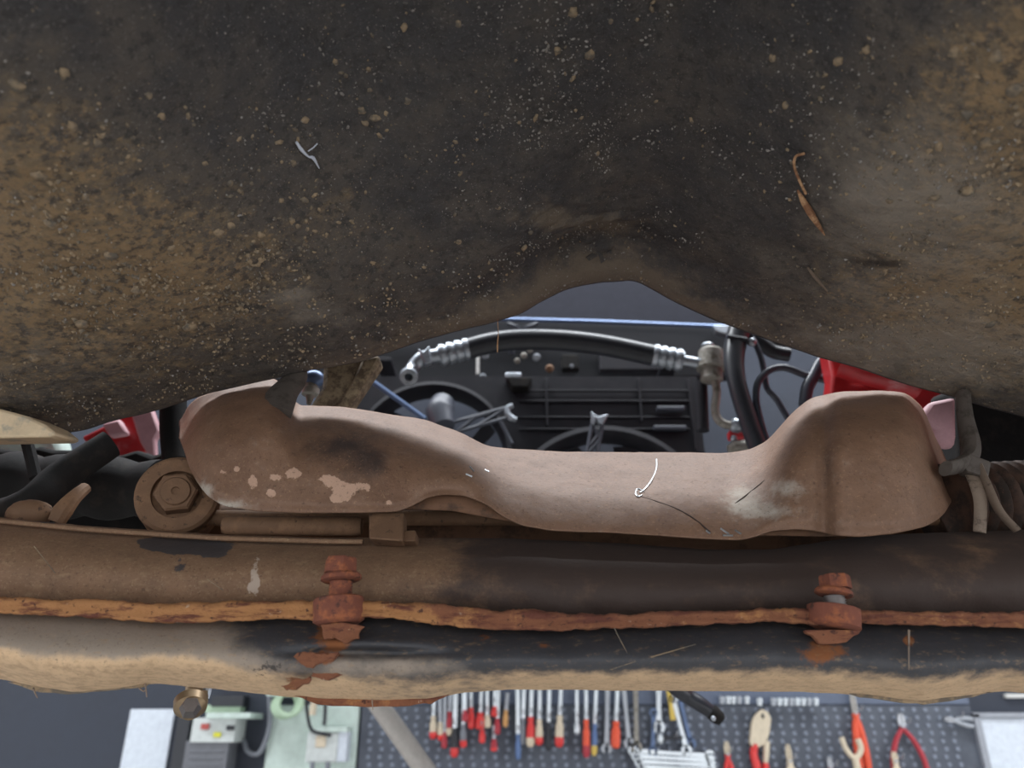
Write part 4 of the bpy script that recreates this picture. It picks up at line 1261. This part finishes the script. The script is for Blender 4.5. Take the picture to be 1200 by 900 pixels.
mp = thing('mint_panel', 'pale mint wall panel with a white socket box and dangling cables', 'wall panel', P(365, 960, WALL_Y - 0.03))
wallbox('panel_sheet', 315, 826, 420, 980, 0.03, M['mint'], mp, bevel=0.008)
wallbox('socket_box', 362, 858, 398, 894, 0.09, M['label'], mp, bevel=0.005)
wallbox('socket_side', 398, 857, 409, 893, 0.085, M['whiteboard'], mp, bevel=0.003)
wallbox('socket_lid', 364, 852, 408, 858, 0.095, M['mint'], mp, bevel=0.002)
wallbox('socket_slot', 372, 862, 384, 876, 0.004, M['t_cream'], mp, front=WALL_Y - 0.094)
for pts, mt, r in (([(359, 815), (360, 835), (365, 855), (378, 860), (388, 862)], 't_black', 0.005), ([(381, 815), (381, 835), (380, 850)], 't_black', 0.0055), ([(369, 815), (366, 838)], 't_cream', 0.010), ([(366, 893), (366, 930)], 't_grey', 0.007), ([(384, 893), (384, 930)], 't_grey', 0.007)):
    MB().tube(smooth_path([P(a, b, WALL_Y - 0.10) for a, b in pts]), r, 10).build('cable', M[mt], mp)
hr = thing('hose_coil', 'pale green coiled air hose hooked at the corner of the mint panel', 'hose', P(333, 842, WALL_Y - 0.08))
for k in range(3):
    c = P(334 + k * 3, 826 - k, WALL_Y - 0.08 - k * 0.012)
    MB().tube([c + Vector((math.cos(q) * 0.036, math.sin(q) * 0.006, math.sin(q) * 0.034)) for q in np.linspace(0, 2 * math.pi, 25)], 0.008, 8, cap=False).build('hose_turn', M['mint_dark'], hr)
wallbox('coil_bracket', 308, 810, 336, 815.5, 0.10, M['mint'], hr)
tag(MB().tube(smooth_path([P(316, 815, WALL_Y - 0.05), P(316, 850, WALL_Y - 0.05), P(308, 876, WALL_Y - 0.05), P(300, 884, WALL_Y - 0.05), P(290, 880, WALL_Y - 0.04), P(286, 868, WALL_Y - 0.02)]), 0.0075, 10).build('power_cable', M['t_grey']),
    'grey cable drooping in a loop between control box and mint panel', 'cable')

# ---------------- hand tools
YT = YB - 0.028
SB = S(860, YT)
TG = 'hand tools hung on the pegboard'


def ptool(name, label, cat, x, y, group=TG):
    return thing(name, label, cat, P(x, y, YT), group)


def screwdriver(x, y0, y1, y2, mat, label, hw=4.0, sw=1.5, dx=0.0, shaft='steel', cap=None):
    """blade from y0 (hidden behind the car) to y1, handle from y1 down to y2"""
    t = ptool('screwdriver', label, 'screwdriver', x, y2)
    yd = YT - (0.024 if 'stubby' in label else 0)
    a, b, c = P(x + dx, y0, yd), P(x, y1, yd), P(x - dx * 0.5, y2, yd)
    MB().lathe(a, b, [(0, sw * 1.5 * SB), (0.08, sw * SB), (1, sw * SB)], 10).build('blade', M[shaft], t)
    h = MB().lathe(b, c, [(0, hw * 0.55 * SB), (0.08, hw * 0.8 * SB), (0.2, hw * 0.62 * SB), (0.35, hw * 0.95 * SB), (0.8, hw * SB), (0.95, hw * 0.85 * SB), (1, hw * 0.5 * SB)], 14).build('handle', M[mat], t)
    if cap:
        d = (c - b)
        MB().lathe(c - d * 0.28, c + d * 0.04, [(0, hw * 1.02 * SB), (0.6, hw * 1.08 * SB), (1, hw * 0.6 * SB)], 14).build('end_cap', M[cap], h)
    hook(x, y1 - 5, t)
    return t


def hook(x, y, t):
    a = P(x, y, YB)
    MB().tube([a, a + Vector((0, -0.045, 0)), a + Vector((0, -0.055, 0.012))], 0.0022, 6).build('peg_hook', M['hook'], t)


SD = [
    (508, 800, 839, 865, 't_cream', 'cream handled screwdriver at the end of the screwdriver row', 4.2, 1.6, 't_red'),
    (516, 800, 846, 867, 't_cream', 'cream and red screwdriver second in the screwdriver row', 3.6, 1.4, 't_red'),
    (521, 808, 858, 877, 't_darkred', 'short dark red screwdriver hanging below the cream ones', 3.6, 1.3, None),
    (527, 800, 834, 861, 't_darkred', 'slim dark red screwdriver beside the wide chrome bladed one', 3.4, 1.5, 't_cream'),
    (533, 800, 853, 886, 't_black', 'large screwdriver with wide chrome blade and red end', 4.6, 3.2, 't_red'),
    (543, 800, 849, 875, 't_grey', 'grey screwdriver with red collar right of the large red ended one', 4.0, 1.6, 't_red'),
    (545, 800, 832, 846, 't_darkred', 'stubby dark red screwdriver above the grey one', 3.6, 1.8, None),
    (552, 800, 829, 854, 't_red', 'bright red screwdriver with grey blade in the row middle', 4.0, 1.8, None),
    (563, 800, 835, 855, 't_red', 'fat red screwdriver among the tight red cluster', 5.5, 2.2, None),
    (571, 800, 838, 853, 't_cream', 'pale fat screwdriver among the tight red cluster', 4.4, 2.2, None),
    (580, 800, 828, 840, 't_red', 'short red screwdriver tucked high in the red cluster', 4.6, 2.4, None),
    (583, 805, 842, 861, 't_darkred', 'dark red screwdriver just left of the wooden handled one', 4.0, 2.0, None),
    (593, 812, 832, 852, 't_wood', 'small screwdriver with orange wooden handle', 3.2, 1.2, None),
    (565, 840, 855, 871, 't_red', 'small red screwdriver with white neck below the cluster', 3.8, 2.2, None),
    (579, 850, 866, 880, 't_darkred', 'tiny dark red screwdriver lowest under the cluster', 4.0, 1.2, 't_red'),
    (607, 800, 860, 890, 't_blue', 'long flat bladed tool with blue grey handle', 3.4, 2.8, None),
    (613, 800, 842, 873, 't_grey', 'long thin tool with grey handle next to the blue grey handled one', 3.0, 2.6, None),
    (622, 800, 840, 874, 't_red', 'red and cream screwdriver with twin pale blade', 4.8, 2.6, 't_cream'),
    (632, 800, 843, 872, 't_cream', 'cream handled screwdriver with red butt and bright blade', 4.6, 2.4, 't_red'),
    (643, 800, 846, 880, 't_black', 'black handled screwdriver between cream ones with bright slanting blade', 3.2, 2.4, None),
    (656, 800, 838, 874, 't_cream', 'cream screwdriver with red end and blue blade standing alone', 5.0, 2.4, 't_red'),
    (676, 800, 845, 860, 'chrome', 'chrome handled driver with short bright grip', 3.4, 1.8, None),
    (687, 800, 843, 886, 't_orange', 'orange screwdriver with blue band and dark red tip', 4.2, 2.0, 't_darkred'),
    (697, 800, 848, 884, 't_blue', 'blue screwdriver with yellow collar', 3.4, 1.8, 't_yellow'),
    (722, 800, 845, 877, 't_orange', 'fat orange red screwdriver between two steel bars', 5.4, 2.4, None),
]
for x, y0, y1, y2, mt, lab, hw, sw, cap in SD:
    screwdriver(x, y0, y1, y2, mt, lab, hw, max(sw, 2.2), dx=random.uniform(-1, 2), shaft='chrome' if sw > 1.5 else 'steel', cap=cap)


def spanner(name, p, q, w, label, cat='spanner', mat='chrome', thick=0.007, jaw=True, ring=True, Y=None):
    """flat bar from pixel p to pixel q with ring at p and open jaw at q"""
    Y = YT if Y is None else Y
    t = thing(name, label, cat, P(*q, Y), TG)
    a, b = P(*p, Y), P(*q, Y)
    d = (b - a).normalized()
    n = d.cross(Vector((0, 1, 0))).normalized()
    h = w * SB / 2
    off = Vector((0, thick, 0))
    L = (b - a).length
    MB().prism([a + n * h * 1.1, a + d * L * 0.5 + n * h * 0.8, b + n * h * 1.1, b - n * h * 1.1, a + d * L * 0.5 - n * h * 0.8, a - n * h * 1.1], off).build('shank', M[mat], t, False, bevel=0.001)
    if ring:
        c = a - d * h * 1.3
        R0 = h * 2.1
        rr = MB()
        rr.ring_skin([[c + (d * math.cos(k) + n * math.sin(k)) * R0 * f + Vector((0, e, 0)) for f, e in ((1, 0), (1, thick), (0.58, thick), (0.58, 0))] for k in np.linspace(0, 2 * math.pi, 19)], True, False)
        rr.build('ring_end', M[mat], t, 40)
    if jaw:
        c = b + d * h * 1.2
        R0 = h * 2.4
        outl = [c + (d * math.cos(k) + n * math.sin(k)) * R0 for k in np.linspace(0.45, 2 * math.pi - 0.45, 15)]
        inn = [c + (d * math.cos(k) + n * math.sin(k)) * R0 * 0.5 for k in np.linspace(2 * math.pi - 0.9, 0.9, 9)]
        MB().prism(outl + inn, off).build('open_jaw', M[mat], t, False)
    return t


spanner('spanner', (712, 806), (711, 874), 5, 'long plain steel spanner left of the fat orange screwdriver', mat='steel')
spanner('spanner', (731, 806), (737, 868), 5, 'grey steel spanner right of the fat orange screwdriver', mat='steel')
spanner('spanner', (745, 806), (746, 872), 5.5, 'warm tinted steel spanner beside the empty dimples', mat='alu_dull')
spanner('spanner', (772, 804), (772, 848), 6, 'bright chrome spanner hanging alone above the dark ratchet')
spanner('spanner', (766, 838), (765, 878), 4.5, 'blue grey steel spanner hanging lower than the bright chrome one', mat='blue_steel')
spanner('spanner', (790, 822), (804, 876), 5, 'slanting bright chrome spanner beside the blue one')
spanner('spanner', (797, 820), (809, 868), 5, 'slanting blue steel spanner behind the bright chrome one', mat='blue_steel', Y=YT + 0.012)
spanner('file', (784, 808), (789, 844), 6, 'short yellowish flat file beside the slanting spanners', 'file', mat='t_yellow', jaw=False, ring=False)
for k in range(4):
    spanner('spanner', (745 + k * 3, 880 + k * 6.2), (829 + k * 1.5, 885.5 + k * 5.6), 5 - 0.3 * k,
            ['topmost', 'second', 'third', 'lowest'][k] + ' of four chrome spanners racked level below the ratchet')
rt = ptool('ratchet_handle', 'dark ratchet handle lying level above the racked spanners', 'ratchet', 785, 868)
MB().lathe(P(773, 866, YT), P(800, 864, YT), [(0, 3 * SB), (0.2, 3.4 * SB), (0.3, 2.2 * SB), (0.9, 2.4 * SB), (1, 1.5 * SB)], 12).build('grip', M['t_black'], rt)
MB().ball(P(774, 866, YT - 0.005), 4.2 * SB, 12, 8, (0.8, 0.6, 1.3)).build('ratchet_head', M['chrome'], rt)
hook(790, 862, rt)

# row of sockets on the rail
for k, x in enumerate([846, 853, 859, 866, 875, 890, 906, 913, 920, 927, 934, 941, 948, 956]):
    y = 820 if x < 880 else 822
    o = MB().lathe(P(x, y - 4, YT), P(x, y + 5, YT), [(0, 3.0 * SB), (0.1, 3.4 * SB), (0.5, 3.4 * SB), (0.55, 2.8 * SB), (0.95, 2.9 * SB), (1, 2.0 * SB), (0.8, 1.5 * SB)], 14).build('socket', M['chrome' if k % 3 else 'steel'])
    tag(o, 'small chrome socket on the pegboard rail', 'socket', 'sockets along the pegboard rail')


def pliers(cx, cy, w, jawl, hl, mat, label, jaw_mat='steel', spread=1.0, tilt=0.0, r=3.0, name='pliers', yo=0.0):
    """pivot at (cx, cy); jaws point up, handles hang down"""
    t = ptool(name, label, 'pliers', cx, cy + hl)
    R = Matrix.Rotation(tilt, 3, 'Y')
    c = P(cx, cy, YT + yo)

    def q(dx, dz, dy=0):
        return c + R @ Vector((dx * SB, dy, dz * SB))
    for s_ in (-1, 1):
        MB().prism([q(-s_ * w * 0.45, -2), q(s_ * 0.3, -3), q(s_ * w * 0.5, 1), q(s_ * w * 0.55, jawl * 0.55), q(s_ * w * 0.28, jawl), q(s_ * 0.4, jawl * 0.97), q(s_ * 0.5, 2)],
                   (0, 0.010, 0)).build('jaw', M[jaw_mat], t, False, bevel=0.002)
        pth = smooth_path([q(-s_ * w * 0.3, 0, 0.005), q(s_ * w * 0.55 * spread, -hl * 0.22, 0.005), q(s_ * w * 1.05 * spread, -hl * 0.55, 0.005), q(s_ * w * 1.15 * spread, -hl * 0.85, 0.005), q(s_ * w * 1.0 * spread, -hl, 0.005)])
        MB().tube(pth, [r * 0.7 * SB, r * 0.9 * SB, r * SB, r * SB, r * 0.7 * SB], 10).build('handle', M[mat], t)
    MB().lathe(q(0, 0, -0.004), q(0, 0, 0.014), [(0, w * 0.22 * SB), (0.2, w * 0.3 * SB), (1, w * 0.3 * SB)], 14).build('pivot', M['steel'], t)
    hook(cx, cy - 4, t)
    return t


def prism_obj(name, mat, parent, pts, yoff=0.0, th=0.012):
    return MB().prism([P(a, b, YT + yoff) for a, b in pts], (0, th, 0)).build(name, mat, parent, False, bevel=0.002)


pliers(1058, 851, 8, 14, 62, 't_darkred', 'open cutting pliers with red handles spread in an upside down V', 'hook', 2.1, r=3.2)
pliers(1003, 836, 6, 26, 64, 't_orange', 'pliers with orange red grips below a pale blade', 'tube_grey', 0.7, r=4.2)
pliers(853, 884, 6, 14, 60, 't_red', 'small cream nosed pliers with red handles right of the racked spanners', 't_cream', 0.9, r=3)
pliers(926, 892, 6, 18, 50, 't_cream', 'cream coloured two pronged pliers between red handled ones', 't_cream', 0.9, r=3.6)
pliers(974, 900, 5, 12, 50, 't_darkred', 'small pale tipped pliers below the dark socket board', 'hook', 0.9, r=3)
pliers(1050, 892, 6, 10, 50, 't_cream', 'cream jawed pliers hanging inside the open red V', 't_cream', 0.8, r=3, yo=-0.03)
pliers(1119, 844, 5, 12, 22, 'steel', 'small steel pliers turned on their side near the white board', 'hook', 0.7, tilt=-1.45, r=2.6)
# glove-like locking grips with cream body and red ends
gp = ptool('locking_pliers', 'cream bodied locking pliers with red handle ends on the pegboard', 'pliers', 890, 930)
prism_obj('head', M['t_cream'], gp, [(887, 836), (893, 831), (900, 834), (904, 843), (902, 858), (898, 872), (884, 878), (879, 870), (881, 850), (883, 842)], th=0.02)
MB().ball(P(894, 839, YT - 0.002), 2.4 * SB, 10, 6, (0.7, 0.5, 1.2)).build('slot', M['t_black'], gp)
MB().tube(smooth_path([P(885, 872, YT + 0.008), P(883, 884, YT + 0.008), P(887, 900, YT + 0.008), P(890, 930, YT + 0.008)]), [4 * SB, 4.5 * SB, 5 * SB, 4 * SB], 12).build('handle', M['t_red'], gp)
MB().tube(smooth_path([P(898, 868, YT + 0.008), P(898, 882, YT + 0.008), P(897, 894, YT + 0.008)]), [4 * SB, 3.5 * SB, 3 * SB], 12).build('grip', M['t_cream'], gp)
MB().tube(smooth_path([P(897, 894, YT + 0.008), P(898, 910, YT + 0.008), P(900, 930, YT + 0.008)]), [3.6 * SB, 4.6 * SB, 4 * SB], 12).build('handle', M['t_red'], gp)
lg = ptool('bent_lever', 'pale bent steel lever crossing the orange red pliers', 'lever', 990, 890)
MB().tube(smooth_path([P(986, 864, YT - 0.034), P(990, 875, YT - 0.034), P(996, 884, YT - 0.034), P(1003, 888, YT - 0.034), P(1009, 878, YT - 0.034), P(1005, 866, YT - 0.034)], 4), [3 * SB, 3 * SB, 3.4 * SB], 10).build('lever_bar', M['t_cream'], lg)
MB().tube([P(1002, 888, YT - 0.034), P(1010, 925, YT - 0.034)], 4 * SB, 10).build('lever_shaft', M['t_cream'], lg)
hook(1003, 884, lg)
